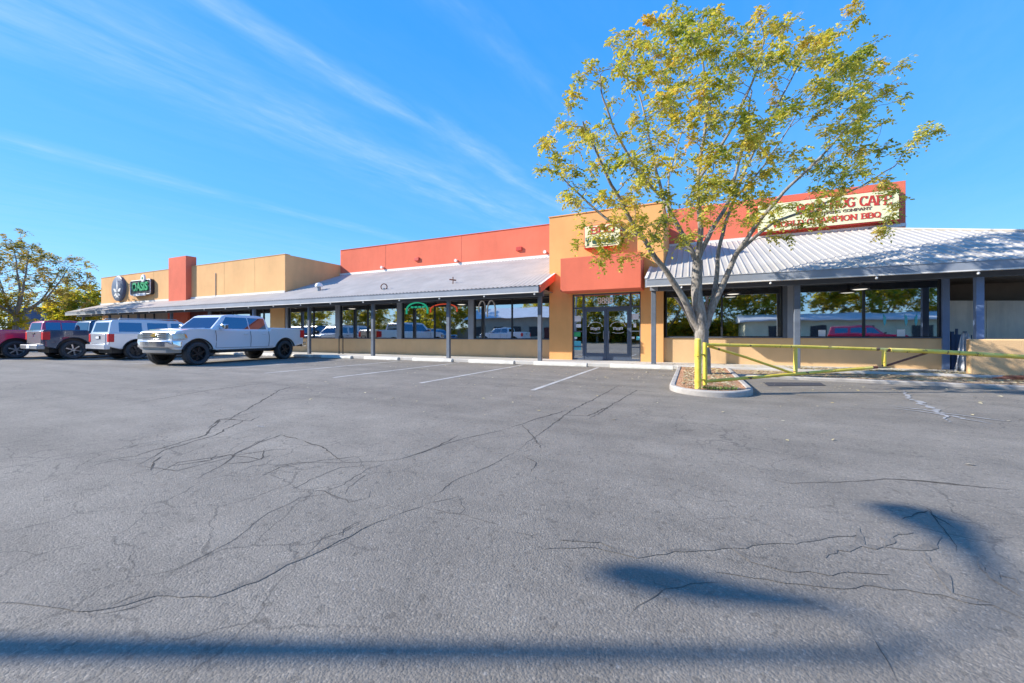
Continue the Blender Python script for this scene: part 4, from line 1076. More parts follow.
# ================================================================== VEHICLES
def wheel(root, x, side, R, w, yc, rimmat, spokes=6):
    t_ = bpy.data.objects.new('wheel', None)
    yo = side*yc
    rr_ = R*.67
    prof = [(rr_, -w/2+.02), (R-.05, -w/2), (R-.008, -w/2+.035), (R, -w/2+.06), (R, w/2-.06), (R-.008, w/2-.035), (R-.05, w/2), (rr_, w/2-.02), (rr_-.02, w/2-.05), (rr_-.02, -w/2+.05), (rr_, -w/2+.02)]
    ty = MB().lathe(prof, 'y', (x, yo, R), 36)
    for k in range(44):     # tread blocks
        a = 2*PI*k/44; ca, sa = math.cos(a), math.sin(a)
        for q in (-1, 1):
            c0 = Vector((x+ca*(R+.003), yo+q*w*.3, R+sa*(R+.003))); ty.beam(c0-Vector((0, w*.14, 0)), c0+Vector((0, w*.14, 0)), .028, .012, (ca, 0, sa))
    o = ty.build('wheel', 'rubber', root, smooth=True)
    rim = MB(); s = side
    rim.lathe([(rr_-.021, s*(w/2-.03)), (rr_-.035, s*(w/2-.06)), (rr_-.04, s*.0)], 'y', (x, yo, R), 28)
    rim.lathe([(0, s*(w/2-.045)), (.05, s*(w/2-.04)), (.065, s*(w/2-.06)), (.065, 0)], 'y', (x, yo, R), 16)
    for k in range(spokes):
        a = 2*PI*(k+.5)/spokes+.2; ca, sa = math.cos(a), math.sin(a)
        p0 = Vector((x+ca*.04, yo+s*(w/2-.06), R+sa*.04)); p1 = Vector((x+ca*(rr_-.03), yo+s*(w/2-.065), R+sa*(rr_-.03)))
        rim.beam(p0, p1, .05, .03, (0, 1, 0))
    rim.build('rim', rimmat, o, smooth=True)
    MB().lathe([(0, s*.0), (rr_-.03, s*.01)], 'y', (x, yo, R), 24).build('brake_disc', 'plastic', o)
    return o
def arc(cx, cz, r, a0, a1, n=10): return [(cx+r*math.cos(a0+(a1-a0)*i/n), cz+r*math.sin(a0+(a1-a0)*i/n)) for i in range(n+1)]
def sideprism(poly, wf): return MB().prism(poly, lambda p: (p[0], -wf(p), p[1]), lambda p: (p[0], wf(p), p[1]))
def side_panel(poly, wf, s, t0=.004, t1=-.006):
    return MB().prism(poly, lambda p: (p[0], s*(wf(p)+t0), p[1]), lambda p: (p[0], s*(wf(p)+t1), p[1]))

def pickup(label, loc, rot, pm, rim, wb=3.85, lift=.0, R=.42, cab=2.45, tailgate=None, nose=True, flare=None, group='vehicles parked in front of the shops', emblem=True, tailoh=1.06, caboff=.78, fo=.80):
    t = thing('pickup_truck', label, 'pickup truck', loc, rot, group)
    xf, xr = wb/2, -wb/2; h = lift
    zb = .50+h; zbelt = 1.24+h; zbed = 1.36+h; ar = R+.11; zc = R+.02
    H = 1.0
    front = xf+fo; rear = xr-tailoh
    cabr = xr+caboff; cabf = cabr+cab          # cab rear / base of windshield
    a0 = math.asin(max(-1, min(1, (zb-zc)/ar)))
    poly = [(rear, .62+h), (rear-.02, 1.30+h), (rear, zbed), (cabr-.02, zbed), (cabr+.0, zbelt), (cabf-.25, zbelt), (cabf+.05, zbelt+.05), (cabf+.45, zbelt+.055), (front-.45, zbelt+.0), (front-.14, zbelt-.07),
            (front-.05, zbelt-.22), (front, .80+h), (front-.02, .62+h), (front-.12, zb+.02)]
    poly += [(p[0], p[1]) for p in arc(xf, zc, ar, a0, PI-a0, 12)]
    poly += [(xf-ar-.15, zb-.04), (xr+ar+.15, zb-.04)]
    poly += arc(xr, zc, ar, a0, PI-a0, 12) + [(xr-ar-.1, zb+.03)]
    def wf(p):
        x, z = p; w = H-.0
        if z > zbelt-.25: w -= .05*min(1, (z-(zbelt-.25))/.25)
        if z < .8+h: w -= .05*(.8+h-z)/.4
        if x > front-.6: w -= .15*((x-(front-.6))/.6)**2
        return w
    sideprism(poly, wf).build('body', pm, t, bevel=.035, seg=3)
    # underbody
    m = MB(); m.box(rear+.25, front-.25, -.6, .6, .34+h, zb+.25); m.box(xf-.6, xf+.6, -.86, .86, zb+.05, zbelt-.2); m.box(xr-.6, xr+.6, -.86, .86, zb+.05, zbelt-.2)
    m.build('underbody', 'plastic', t)
    # bed lining
    MB().box(rear+.08, cabr-.05, -.82, .82, zbed+.002, zbed+.006).build('bed_cover', 'plastic', t)
    # greenhouse
    zr = 1.84+h
    MB().prism([(cabf+.1, -.62), (front-.5, -.52), (front-.5, .52), (cabf+.1, .62)], lambda p: (p[0], p[1], zbelt-.1 if p[0] < front-1 else zbelt-.2), lambda p: (p[0], p[1], zbelt+.078 if p[0] < front-1 else zbelt+.022)).build('bonnet', pm, t, bevel=.03, seg=3)
    def wg(p): return .91-.19*(p[1]-zbelt)/(zr-zbelt)
    gh = [(cabr+.02, zbelt-.02), (cabr+.10, zr-.12), (cabr+.18, zr-.02), (cabr+.42, zr+.015), (cabf-.85, zr+.02), (cabf-.58, zr-.01), (cabf-.44, zr-.06), (cabf+.14, zbelt-.02)]
    sideprism(gh, wg).build('cab', pm, t, bevel=.035, seg=3)
    zg0, zg1 = zbelt+.045, zr-.09
    xmid = cabr+(cab-.5)*.50
    slope = .58/((zr-.06)-(zbelt-.02))
    wx = lambda z: cabf+.14-slope*(z-(zbelt-.02))
    for s in (1, -1):
        w1 = [(xmid+.02, zg0), (wx(zg0)-.28, zg0), (wx(zg1)-.16, zg1-.0), (xmid+.02, zg1)]
        w2 = [(cabr+.17, zg0), (xmid-.02, zg0), (xmid-.02, zg1), (cabr+.22, zg1), (cabr+.18, zg1-.05)]
        side_panel(w1, wg, s).build('side_window', 'cglass', t); side_panel(w2, wg, s).build('side_window', 'cglass', t)
        # doors as thin seams plus handles
        sm = MB()
        for xs_ in (cabr+.10, xmid, cabf-.02):
            zz_ = [zb+.06, .80+h, zbelt-.25, zbelt-.03]
            for za, zc_ in zip(zz_, zz_[1:]):
                pl = [(xs_-.006, za), (xs_+.006, za), (xs_+.006, zc_), (xs_-.006, zc_)]
                q_ = side_panel(pl, wf, s, .006, -.004); sm.add(q_.v, q_.f)
        q_ = side_panel([(xf-ar-.12, zb+.045), (xr+ar+.12, zb+.045), (xr+ar+.12, zb+.055), (xf-ar-.12, zb+.055)], wf, s, .006, -.004); sm.add(q_.v, q_.f)
        sm.build('door_seam', 'plastic', t)
        for xs_ in (xmid+.10, cabr+.22):
            MB().box(xs_, xs_+.20, s*(H-.03)-.015, s*(H-.03)+.015, zbelt-.17, zbelt-.13).build('door_handle', pm, t, bevel=.008)
        mm = MB(); mm.box(cabf-.34, cabf-.18, min(s*.94, s*1.20), max(s*.94, s*1.20), zbelt+.03, zbelt+.22); mm.build('mirror', 'chrome' if pm == 'p_white' else 'plastic', t, bevel=.03, seg=3)
        # wheel-arch lip
        for xc in (xf, xr):
            lp = arc(xc, zc, ar+.005, a0+.02, PI-a0-.02, 18)
            wid = .05 if flare is None else .09
            MB().tube([(p[0], s*(H-.028), p[1]) for p in lp], .022 if flare is None else .035, 6).build('wheel_arch', flare or 'plastic', t, smooth=True)
        MB().box(rear-.03, rear+.19, min(s*.80, s*(H+.004)), max(s*.80, s*(H+.004)), .92+h, 1.27+h).build('tail_light', 'tail', t, bevel=.015)
        MB().prism([(front-.42, zbelt-.34), (front-.015, zbelt-.36), (front-.03, zbelt-.15), (front-.36, zbelt-.12)], lambda p: (p[0], s*(wf(p)+.006), p[1]), lambda p: (p[0], s*.60, p[1])).build('headlight', 'lamp', t, bevel=.015)
        MB().prism([(front-.42, zbelt-.30), (front-.36, zbelt-.30), (front-.33, zbelt-.17), (front-.38, zbelt-.17)], lambda p: (p[0], s*(wf(p)+.010), p[1]), lambda p: (p[0], s*(wf(p)-.02), p[1])).build('marker_light', 'amber', t)
        MB().box(cabr-.0, cabf-.1, min(s*.86, s*.98), max(s*.86, s*.98), zb-.12, zb-.06).build('side_step', 'plastic', t, bevel=.01)
    # windshield, rear glass
    zw0, zw1 = zbelt+.06, zr-.11
    nrm = .006
    MB().add([(wx(zw0)+.006, -wg((0, zw0))+.10, zw0), (wx(zw0)+.006, wg((0, zw0))-.10, zw0), (wx(zw1)+.006, wg((0, zw1))-.08, zw1), (wx(zw1)+.006, -wg((0, zw1))+.08, zw1)], [(0,1,2,3)]).build('windshield', 'cglass', t)
    rxs = lambda z: cabr+.02+.08*(z-(zbelt-.02))/((zr-.12)-(zbelt-.02))-.006
    MB().add([(rxs(zw0), -.70, zw0), (rxs(zw0), .70, zw0), (rxs(zw1), .62, zw1), (rxs(zw1), -.62, zw1)], [(3,2,1,0)]).build('rear_window', 'cglass', t)
    # nose
    gr = MB(); gr.box(front-.10, front-.012, -.60, .60, .86+h, zbelt-.11); gr.build('grille', 'plastic' if pm != 'p_white' else 'tailgate', t, bevel=.02)
    gb = MB()
    for z in (.90, .97, 1.04, 1.11): gb.box(front-.05, front+.012, -.60, .60, z+h-.014, z+h+.014)
    gb.build('grille_bar', 'chrome', t, bevel=.004)
    if emblem:
        MB().prism([(-.12,-.03),(-.05,-.03),(-.05,-.05),(.05,-.05),(.05,-.03),(.12,-.03),(.12,.03),(.05,.03),(.05,.05),(-.05,.05),(-.05,.03),(-.12,.03)],
                   lambda p: (front+.03, p[0], p[1]+1.02+h), lambda p: (front+.0, p[0], p[1]+1.02+h)).build('emblem', 'gold', t)
    fb = MB(); fb.prism([(-.96,front-.26),(-.86,front-.02),(-.58,front+.06),(.58,front+.06),(.86,front-.02),(.96,front-.26)], lambda p: (p[1], p[0], .60+h), lambda p: (p[1], p[0], .84+h))
    fb.build('front_bumper', 'chrome', t, bevel=.03, seg=3)
    MB().prism([(-.88,front-.3),(-.58,front-.0),(.58,front-.0),(.88,front-.3)], lambda p: (p[1], p[0], .40+h), lambda p: (p[1], p[0], .595+h)).build('lower_bumper', 'plastic' if pm != 'p_white' else 'tailgate', t, bevel=.02)
    # tail
    MB().box(rear-.035, rear+.02, -.79, .79, .74+h, 1.30+h).build('tailgate', tailgate or pm, t, bevel=.015)
    MB().box(rear-.06, rear-.034, -.14, .14, 1.17+h, 1.22+h).build('tailgate_handle', 'plastic', t, bevel=.006)
    MB().lathe([(0,-.045),(.06,-.045),(.06,-.03),(0,-.03)], 'x', (rear, 0, 1.08+h), 20).build('badge', 'chrome', t, smooth=True)
    MB().box(rear-.20, rear+.05, -.96, .96, .50+h, .70+h).build('rear_bumper', 'chrome' if pm != 'p_black' else 'steel', t, bevel=.03, seg=3)
    MB().box(rear-.21, rear-.2, -.16, .16, .54+h, .68+h).build('number_plate', 'paper', t)
    for x in (xf, xr):
        for s in (1, -1): wheel(t, x, s, R, .29, .85, rim, 6)
    return t

def suv(label, loc, rot, pm, rim, wb=2.85, R=.39, group='vehicles parked in front of the shops', name='suv'):
    t = thing(name, label, 'suv', loc, rot, group)
    xf, xr = wb/2, -wb/2; zb = .48; zbelt = 1.17; ar = R+.09; zc = R+.02; H = .93
    front = xf+.86; rear = xr-.95; zr = 1.76
    a0 = math.asin((zb-zc)/ar)
    poly = [(rear, .60), (rear-.01, zbelt), (rear+.03, zbelt+.02), (xf-.55, zbelt), (xf-.2, zbelt-.01), (front-.10, zbelt-.10), (front, .95), (front, .6), (front-.1, zb)]
    poly += arc(xf, zc, ar, a0, PI-a0, 12)+[(xf-ar-.1, zb-.03), (xr+ar+.1, zb-.03)]+arc(xr, zc, ar, a0, PI-a0, 12)+[(xr-ar-.1, zb)]
    wf = lambda p: H-.03*max(0, (p[1]-.95)/.2)-.04*max(0, (.8-p[1])/.3)
    sideprism(poly, wf).build('body', pm, t, bevel=.03, seg=3)
    MB().box(rear+.2, front-.2, -.6, .6, .3, .75).build('underbody', 'plastic', t)
    wg = lambda p: .885-.13*(p[1]-zbelt)/(zr-zbelt)
    gh = [(rear+.02, zbelt-.01), (rear+.13, zr-.06), (rear+.22, zr), (rear+1.2, zr+.035), (xf-1.25, zr+.01), (xf-1.08, zr-.05), (xf-.45, zbelt-.01)]
    sideprism(gh, wg).build('cab', pm, t, bevel=.03, seg=3)
    z0, z1 = zbelt+.07, zr-.11
    xs_ = [rear+.34, rear+1.14, rear+1.34, rear+2.10, rear+2.24]
    sw = (xf-.45-(xf-1.08))/((zr-.05)-(zbelt-.01)); wx = lambda z: xf-.45-sw*(z-zbelt+.01)
    for s in (1, -1):
        for pl in ([(xs_[0], z0), (xs_[1], z0), (xs_[1], z1), (xs_[0]+.02, z1)], [(xs_[2], z0), (xs_[3], z0), (xs_[3], z1), (xs_[2], z1)], [(xs_[4], z0), (wx(z0)-.22, z0), (wx(z1)-.14, z1), (xs_[4], z1)]):
            side_panel(pl, wg, s).build('side_window', 'cglass', t)
        sm = MB()
        for x in (xs_[1]+.07, xs_[3]+.05, xf-.30):
            q = side_panel([(x-.006, zb+.08), (x+.006, zb+.08), (x+.006, zbelt-.01), (x-.006, zbelt-.01)], wf, s, .0025, -.004); sm.add(q.v, q.f)
        sm.build('door_seam', 'plastic', t)
        for x in (xs_[2]+.0, xs_[4]+.0): MB().box(x, x+.18, s*(H-.02)-.015, s*(H-.02)+.015, zbelt-.15, zbelt-.115).build('door_handle', 'plastic', t, bevel=.006)
        MB().box(xf-.52, xf-.40, min(s*.90, s*1.12), max(s*.90, s*1.12), zbelt+.03, zbelt+.18).build('mirror', 'plastic', t, bevel=.02)
        MB().box(rear-.02, rear+.17, min(s*.78, s*(H+.002)), max(s*.78, s*(H+.002)), .80, 1.15).build('tail_light', 'tail', t, bevel=.012)
        MB().box(front-.12, front+.012, min(s*.56, s*.88), max(s*.56, s*.88), .78, 1.0).build('headlight', 'lamp', t, bevel=.02)
        MB().tube([(rear+.4, s*.66, zr+.02), (rear+.45, s*.66, zr+.08), (xf-1.3, s*.66, zr+.08), (xf-1.2, s*.66, zr+.02)], .018, 6).build('roof_rail', 'steel', t, smooth=True)
        for xc in (xf, xr): MB().tube([(p[0], s*(H-.012), p[1]) for p in arc(xc, zc, ar+.003, a0+.02, PI-a0-.02, 18)], .022, 6).build('wheel_arch', 'plastic', t, smooth=True)
    rxs = lambda z: rear+.02+.11*(z-(zbelt-.01))/((zr-.06)-(zbelt-.01))-.006
    MB().add([(rxs(z0), -.68, z0), (rxs(z0), .68, z0), (rxs(z1), .60, z1), (rxs(z1), -.60, z1)], [(3,2,1,0)]).build('rear_window', 'cglass', t)
    MB().add([(wx(z0)+.006, -.76, z0), (wx(z0)+.006, .76, z0), (wx(z1)+.006, .68, z1), (wx(z1)+.006, -.68, z1)], [(0,1,2,3)]).build('windshield', 'cglass', t)
    MB().box(rear-.03, rear+.01, -.66, .66, .72, zbelt-.01).build('tailgate', pm, t, bevel=.015)
    MB().box(rear-.055, rear-.031, -.20, .20, .93, 1.06).build('number_plate_recess', 'plastic', t); MB().box(rear-.062, rear-.056, -.15, .15, .94, 1.04).build('number_plate', 'paper', t)
    MB().box(rear-.14, rear+.05, -.90, .90, .48, .70).build('rear_bumper', pm, t, bevel=.03, seg=3)
    MB().box(front-.1, front+.1, -.88, .88, .45, .70).build('front_bumper', pm, t, bevel=.03, seg=3)
    gm = MB()
    for k in range(7): gm.box(front-.02, front+.014, -.40+k*.12, -.33+k*.12, .80, 1.0)
    gm.build('grille', 'plastic', t)
    for x in (xf, xr):
        for s in (1, -1): wheel(t, x, s, R, .26, .80, rim, 5)
    return t

wt = pickup('white crew-cab pickup with black wheels, nose towards the lot', (-17.62, 9.85, 0), math.radians(-80.4), 'p_white', 'blackrim', wb=3.85, lift=.06, R=.42)
sv = suv('boxy silver-white suv with black wheels, parked nose in with its rear showing', (-23.6, 10.30, 0), PI/2, 'p_silver', 'blackrim', R=.40)
bt = pickup('navy-black pickup with grey tailgate and bright alloy wheels', (-26.75, 9.62, 0), PI/2, 'p_black', 'alloy', wb=3.6, R=.42, lift=-.03, cab=2.3, tailgate='tailgate', emblem=False, tailoh=.92, caboff=.5)
rt = pickup('crimson pickup at the left edge of the lot, partly behind the black one', (-29.8, 8.62, 0), PI/2, 'p_red', 'alloy', wb=3.5, R=.41, lift=-.02, cab=1.9, emblem=False)

# vehicles standing across the lot behind the camera (they show in the shop glass)
def far_copy(src, label, loc, rot, paintname):
    c = copy_tree(src); c.location = loc; c.rotation_euler = (0, 0, rot); c['label'] = label; c['group'] = 'vehicles across the lot, reflected in the shop glass'
    for k in kids(c):
        if k.data and k.data.materials and k.data.materials[0] and k.data.materials[0].name.endswith('car_paint'):
            k.data = k.data.copy(); k.data.materials[0] = M[paintname]
    return c
far_copy(sv, 'blue suv across the lot, reflected in the left shop windows', (-27.5, -7.5, 0), .1, 'p_blue')
far_copy(sv, 'silver suv across the lot, reflected beside the handrail', (-38, -6, 0), .05, 'p_silver')
far_copy(wt, 'white pickup across the lot, reflected in the middle windows', (-19.5, -9.0, 0), PI+.1, 'p_white')
far_copy(sv, 'red suv across the lot, reflected in the second cafe window', (12.5, -9, 0), .3, 'p_red')

# ================================================================== UNSEEN LAMP POST (guessed, shaped to cast the foreground shadows)
def RDz(r, d, z): a = RD(r, d); return Vector((a[0], a[1], z))
LH = 6.6
def sh(px, py, h=LH):            # where a thing h metres up must stand to drop its shadow on that ground point
    g_ = G(px, py); return Vector((g_[0], g_[1], 0))-Vector((SUN.x, SUN.y, 0))*(h/-SUN.z)+Vector((0, 0, h))
tp_ = sh(905, 655, LH-.3); bp_ = Vector((tp_.x, tp_.y, 0))+Vector((RD(0, .40)[0], RD(0, .40)[1], 0))
t = thing('guessed_lamp_post', 'unseen twin-armed lamp post left of the frame, added to shadow the foreground asphalt', 'shadow caster', bp_)
q = lambda v: v-bp_
MB().tube([q(bp_), q(bp_.lerp(tp_, .5)), q(tp_)], [.11, .08, .03], 14).build('pole', 'steel', t, smooth=True)
MB().tube([q(tp_), q(sh(880, 625)), q(sh(830, 605))], .018, 8).build('arm', 'steel', t, smooth=True)
MB().tube([q(tp_), q(sh(990, 620)), q(sh(1005, 585))], .014, 8).build('arm', 'steel', t, smooth=True)
def head(pts, ws): MB().tube([q(p) for p in pts], ws, 12).build('lamp_head', 'steel', t, smooth=True)
head([sh(832, 606), sh(780, 600), sh(720, 592), sh(660, 579), sh(625, 572), sh(606, 568)], [.03, .06, .085, .11, .09, .03])
head([sh(1005, 588), sh(975, 552), sh(945, 527), sh(915, 514), sh(890, 507), sh(872, 504)], [.016, .05, .10, .11, .08, .03])

# ================================================================== TREES
def limb_tube(mb, pts, rad, n):
    mb.tube(pts, rad, n, cap=True)
def smooth_path(pts, per=4):
    P = [Vector(p) for p in pts]; out = []
    for i in range(len(P)-1):
        p0 = P[max(i-1, 0)]; p1 = P[i]; p2 = P[i+1]; p3 = P[min(i+2, len(P)-1)]
        for k in range(per):
            t = k/per
            out.append(.5*((2*p1)+(p2-p0)*t+(2*p0-5*p1+4*p2-p3)*t*t+(-p0+3*p1-3*p2+p3)*t**3))
    out.append(P[-1]); return out
def make_tree(name, label, cat, loc, limbs, attract, leafmat, leaf=.055, per_cluster=(26, 40), spread=.34, group=None, twig=.007, seed=1, droop=.5, trunk_flare=True, barkmat='bark'):
    """limbs: [(points, r0, r1)] in local coords; attract: cluster centres in local coords"""
    rnd = random.Random(seed); rs = np.random.RandomState(seed)
    t = thing(name, label, cat, loc, 0, group)
    wood = MB(); nodes = []; 
    for pts, r0, r1 in limbs:
        sp = smooth_path(pts, 5); n_ = len(sp)
        rad = [r0+(r1-r0)*(i/(n_-1)) for i in range(n_)]
        jp = []
        for i, p in enumerate(sp):
            j = mnoise.noise_vector(p*1.7+Vector((seed, 0, 0)))*.05*min(1, i/3); jp.append(p+j)
        limb_tube(wood, jp, rad, 10 if r0 > .05 else 7)
        for p, r in zip(jp, rad):
            nodes.append((p, r))
    NP = np.array([list(p) for p, r in nodes]); NR = [r for p, r in nodes]
    A = [Vector(a) for a in attract]
    d0 = [min((a-p).length for p, r in nodes) for a in A]
    order = sorted(range(len(A)), key=lambda i: d0[i])
    tips = []
    pos = NP.tolist(); rad_ = list(NR)
    arr = np.zeros((len(pos)+len(A)*7+10, 3)); cnt = len(pos); arr[:cnt] = NP
    rr2 = np.zeros(arr.shape[0]); rr2[:cnt] = NR
    for i in order:
        a = A[i]; av = np.array(a)
        df = av-arr[:cnt]; dist = np.sqrt((df**2).sum(1))
        pen = dist+np.maximum(0, .25*dist-df[:, 2])*1.1     # prefer to leave from below
        j = int(pen.argmin()); p = Vector(arr[j]); r = rr2[j]; dd = (a-p).length
        if dd < .05: continue
        rs0 = min(r*.75, .006+.011*dd); n_ = 5
        side = Vector((rnd.uniform(-1,1), rnd.uniform(-1,1), rnd.uniform(-.2,.8)))*dd*.10
        c = p.lerp(a, .5)+side
        pts = [((1-s)**2)*p+2*s*(1-s)*c+s*s*a for s in [k/n_ for k in range(n_+1)]]
        for k in range(1, n_): pts[k] += Vector((rnd.gauss(0,1), rnd.gauss(0,1), rnd.gauss(0,1)))*.018*dd
        rads = [rs0+(twig*.6-rs0)*(k/n_) for k in range(n_+1)]
        wood.tube(pts, rads, 5, cap=False)
        for k in range(1, n_+1):
            arr[cnt] = pts[k]; rr2[cnt] = max(rads[k], twig); cnt += 1
        tips.append((a, (a-pts[-2]).normalized(), pts))
    wo_ = wood.build('trunk', barkmat, t, smooth=True, recalc=False)
    # leaves: short leaf stalks with paired leaflets
    V = []; Fc = []
    V2 = []; 
    vcount = 0
    tw = MB()
    for a, dr, pts in tips:
        ns = rnd.randint(*per_cluster)//6
        for _ in range(max(2, ns)):
            k = rnd.random(); bpnt = a.lerp(pts[-2], k*.9) if rnd.random() < .75 else pts[-2].lerp(pts[-3], k)
            v = Vector((rnd.gauss(0,1), rnd.gauss(0,1), rnd.gauss(0,.7))).normalized()
            v = (v+dr*.5+Vector((0,0,.15))).normalized(); ln = spread*rnd.uniform(.6, 1.25)
            end = bpnt+v*ln; mid = bpnt+v*ln*.55+Vector((0,0,ln*.10)); end.z -= ln*droop*rnd.uniform(.3, 1)
            if rnd.random() < .5: tw.tube([bpnt, mid, end], [.0035, .003, .0015], 3, cap=False)
            m_ = 5
            for q_ in range(m_):
                s = (q_+.8)/m_; pp_ = bpnt.lerp(mid, s/.55) if s < .55 else mid.lerp(end, (s-.55)/.45)
                ax = (end-bpnt).normalized()
                for sg in (-1, 1):
                    sidev = ax.cross(Vector((rnd.gauss(0,.35), rnd.gauss(0,.35), 1))).normalized()*sg
                    dl = (sidev*.8+ax*.55+Vector((0,0,-droop*rnd.uniform(.1,1.1)))).normalized()*leaf*rnd.uniform(.7,1.25)
                    nn = dl.cross(ax); nn = nn.normalized() if nn.length > 1e-5 else Vector((0,0,1))
                    wv = nn.cross(dl).normalized()*leaf*.30
                    cup = nn*leaf*rnd.uniform(-.12, .12)
                    V += [pp_, pp_+dl*.45+wv+cup, pp_+dl, pp_+dl*.45-wv+cup]; Fc.append((vcount, vcount+1, vcount+2, vcount+3)); vcount += 4
    cr = MB(); cr.v = [tuple(v) for v in V]; cr.f = Fc
    co = cr.build('crown', leafmat, t, recalc=False)
    tag(tw.build('twigs', barkmat, t, recalc=False), kind='stuff')
    return t

def inpoly(x, y, P):
    c = False; n = len(P)
    for i in range(n):
        x1, y1 = P[i]; x2, y2 = P[(i+1) % n]
        if (y1 > y) != (y2 > y) and x < (x2-x1)*(y-y1)/(y2-y1)+x1: c = not c
    return c

# --- main tree (crown outline measured at the trunk's distance, in metres)
TD = 10.2; bx, by = RD((703-512)/F*TD, TD); TL = Vector((bx, by, .1))
S_ = TD/F
def tl(px, py, v=0.):
    if v > 0: v *= .55
             # side/height at the trunk's distance + v metres further from the camera
    k_ = (TD+v)/TD; px = 512+(px-512)*k_; py = HOR+(py-HOR)*k_
    u = (px-703)*S_; z = (HOR-py)*S_+CAMH-.1
    return Vector((CY*u-SY*v, SY*u+CY*v, z))
limbs = [
 ([tl(704,376), tl(703,362), tl(702,345), tl(702,330)], .20, .165),
 ([tl(701,332), tl(693,318), tl(684,300,-.1), tl(666,272,-.2), tl(642,236,-.4), tl(620,200,-.6), tl(600,160,-.9), tl(582,120,-1.2)], .11, .016),
 ([tl(702,330), tl(698,305), tl(697,285), tl(697,262)], .15, .13),
 ([tl(697,264), tl(684,236,.2), tl(664,200,.6), tl(652,150,1.1), tl(640,95,1.6)], .075, .018),
 ([tl(697,264), tl(701,230,-.1), tl(698,180,-.4), tl(706,120,-.7), tl(702,60,-1.0)], .085, .018),
 ([tl(697,262), tl(708,238,.3), tl(728,200,.7), tl(742,150,1.2), tl(752,90,1.7)], .075, .018),
 ([tl(703,334), tl(708,316), tl(720,290,-.1), tl(735,258,-.2), tl(755,226,-.5), tl(785,192,-.8), tl(822,155,-1.0), tl(852,122,-1.2)], .105, .012),
 ([tl(711,309), tl(716,282,.2), tl(719,250,.5), tl(733,200,.8), tl(770,120,1.2), tl(800,62,1.5)], .075, .016),
 ([tl(738,252,-.2), tl(775,222,.2), tl(832,200,.5), tl(895,166,.8)], .05, .014),
 ([tl(642,236,-.4), tl(610,222,.2), tl(575,190,.6), tl(555,168,.8)], .045, .012),
 ([tl(664,200,.6), tl(630,160,.0), tl(605,105,-.4), tl(600,75,-.6)], .045, .012),
 ([tl(698,180,-.4), tl(725,140,-1.2), tl(752,85,-1.8), tl(765,40,-2.1)], .04, .012),
 ([tl(733,200,.8), tl(765,165,1.9), tl(800,110,2.5)], .04, .012),
 ([tl(684,236,.2), tl(672,215,1.4), tl(670,170,2.3), tl(690,110,2.8)], .045, .012),
]
env = [(536,168),(545,200),(560,232),(592,262),(640,240),(690,262),(700,225),(752,228),(790,252),(830,232),(885,222),(912,200),(902,160),(940,132),(905,112),(912,60),(880,45),(868,8),(845,-6),(800,22),(765,2),(740,20),(700,-2),(655,6),(640,30),(612,28),(600,60),(572,78),(566,120),(545,140)]
att = []; rnd = random.Random(3); tries = 0
while len(att) < 385 and tries < 60000:
    tries += 1
    px = rnd.uniform(530, 945); py = rnd.uniform(-12, 268)
    if not inpoly(px, py, env): continue
    v = rnd.uniform(-3.3, 1.9)
    # ellipsoid in depth: thinner towards the outline
    ex = (px-730)/205; ez = (py-125)/150; rem = 1-ex*ex-ez*ez*.9
    if rem < .0: rem = .03
    if abs(v+.7) > 2.6*math.sqrt(rem)+.3: continue
    d_ = TD+v; p = tl(px, py, v)
    shell = ex*ex+ez*ez+((v+.7)/2.6)**2
    if shell < .30 and rnd.random() < .72: continue
    cl = mnoise.noise(Vector((px/38, py/38, v*.6)))
    if cl < .0 and rnd.random() < .85: continue
    if py > 200 and rnd.random() < .35: continue
    if px > 770 and py > 178 and rnd.random() < .6: continue
    if any((p-q_).length < .22 for q_ in att): continue
    att.append(p)
for px, py, v in ((765,206,-.4),(778,222,-.3),(792,208,-.5),(772,236,-.3),(800,226,-.4),(812,212,-.4),(755,222,-.5),(786,238,-.3),(826,222,-.3),(608,240,-.7),(618,246,-.5),(600,228,-.6),(624,238,-.8),(832,205,-.4),(628,232,-.6),(612,222,-.5),(640,218,-.8),(655,240,-.4),(596,238,-.6),(604,250,-.6),(660,225,-.9),(632,205,-.7),(622,258,-.6),(576,246,-.3),(645,255,-.7),(905,152,-.5),(925,130,-.4),(938,130,-.4),(884,228,.2),(890,218,.3),(880,232,.1),(852,4,-.5),(848,12,-.5),(860,20,-.4),(548,168,.4),(540,170,.5),(598,262,-.6),(606,255,-.5),(882,70,0),(885,185,.4),(893,192,.3)):
    att.append(tl(px, py, v))
make_tree('ash_tree', 'tall thin-crowned tree with yellow-green leaves in the kerbed island before the cafe', 'tree', TL, limbs, att, 'leaf', leaf=.082, per_cluster=(48, 80), spread=.27, seed=4)

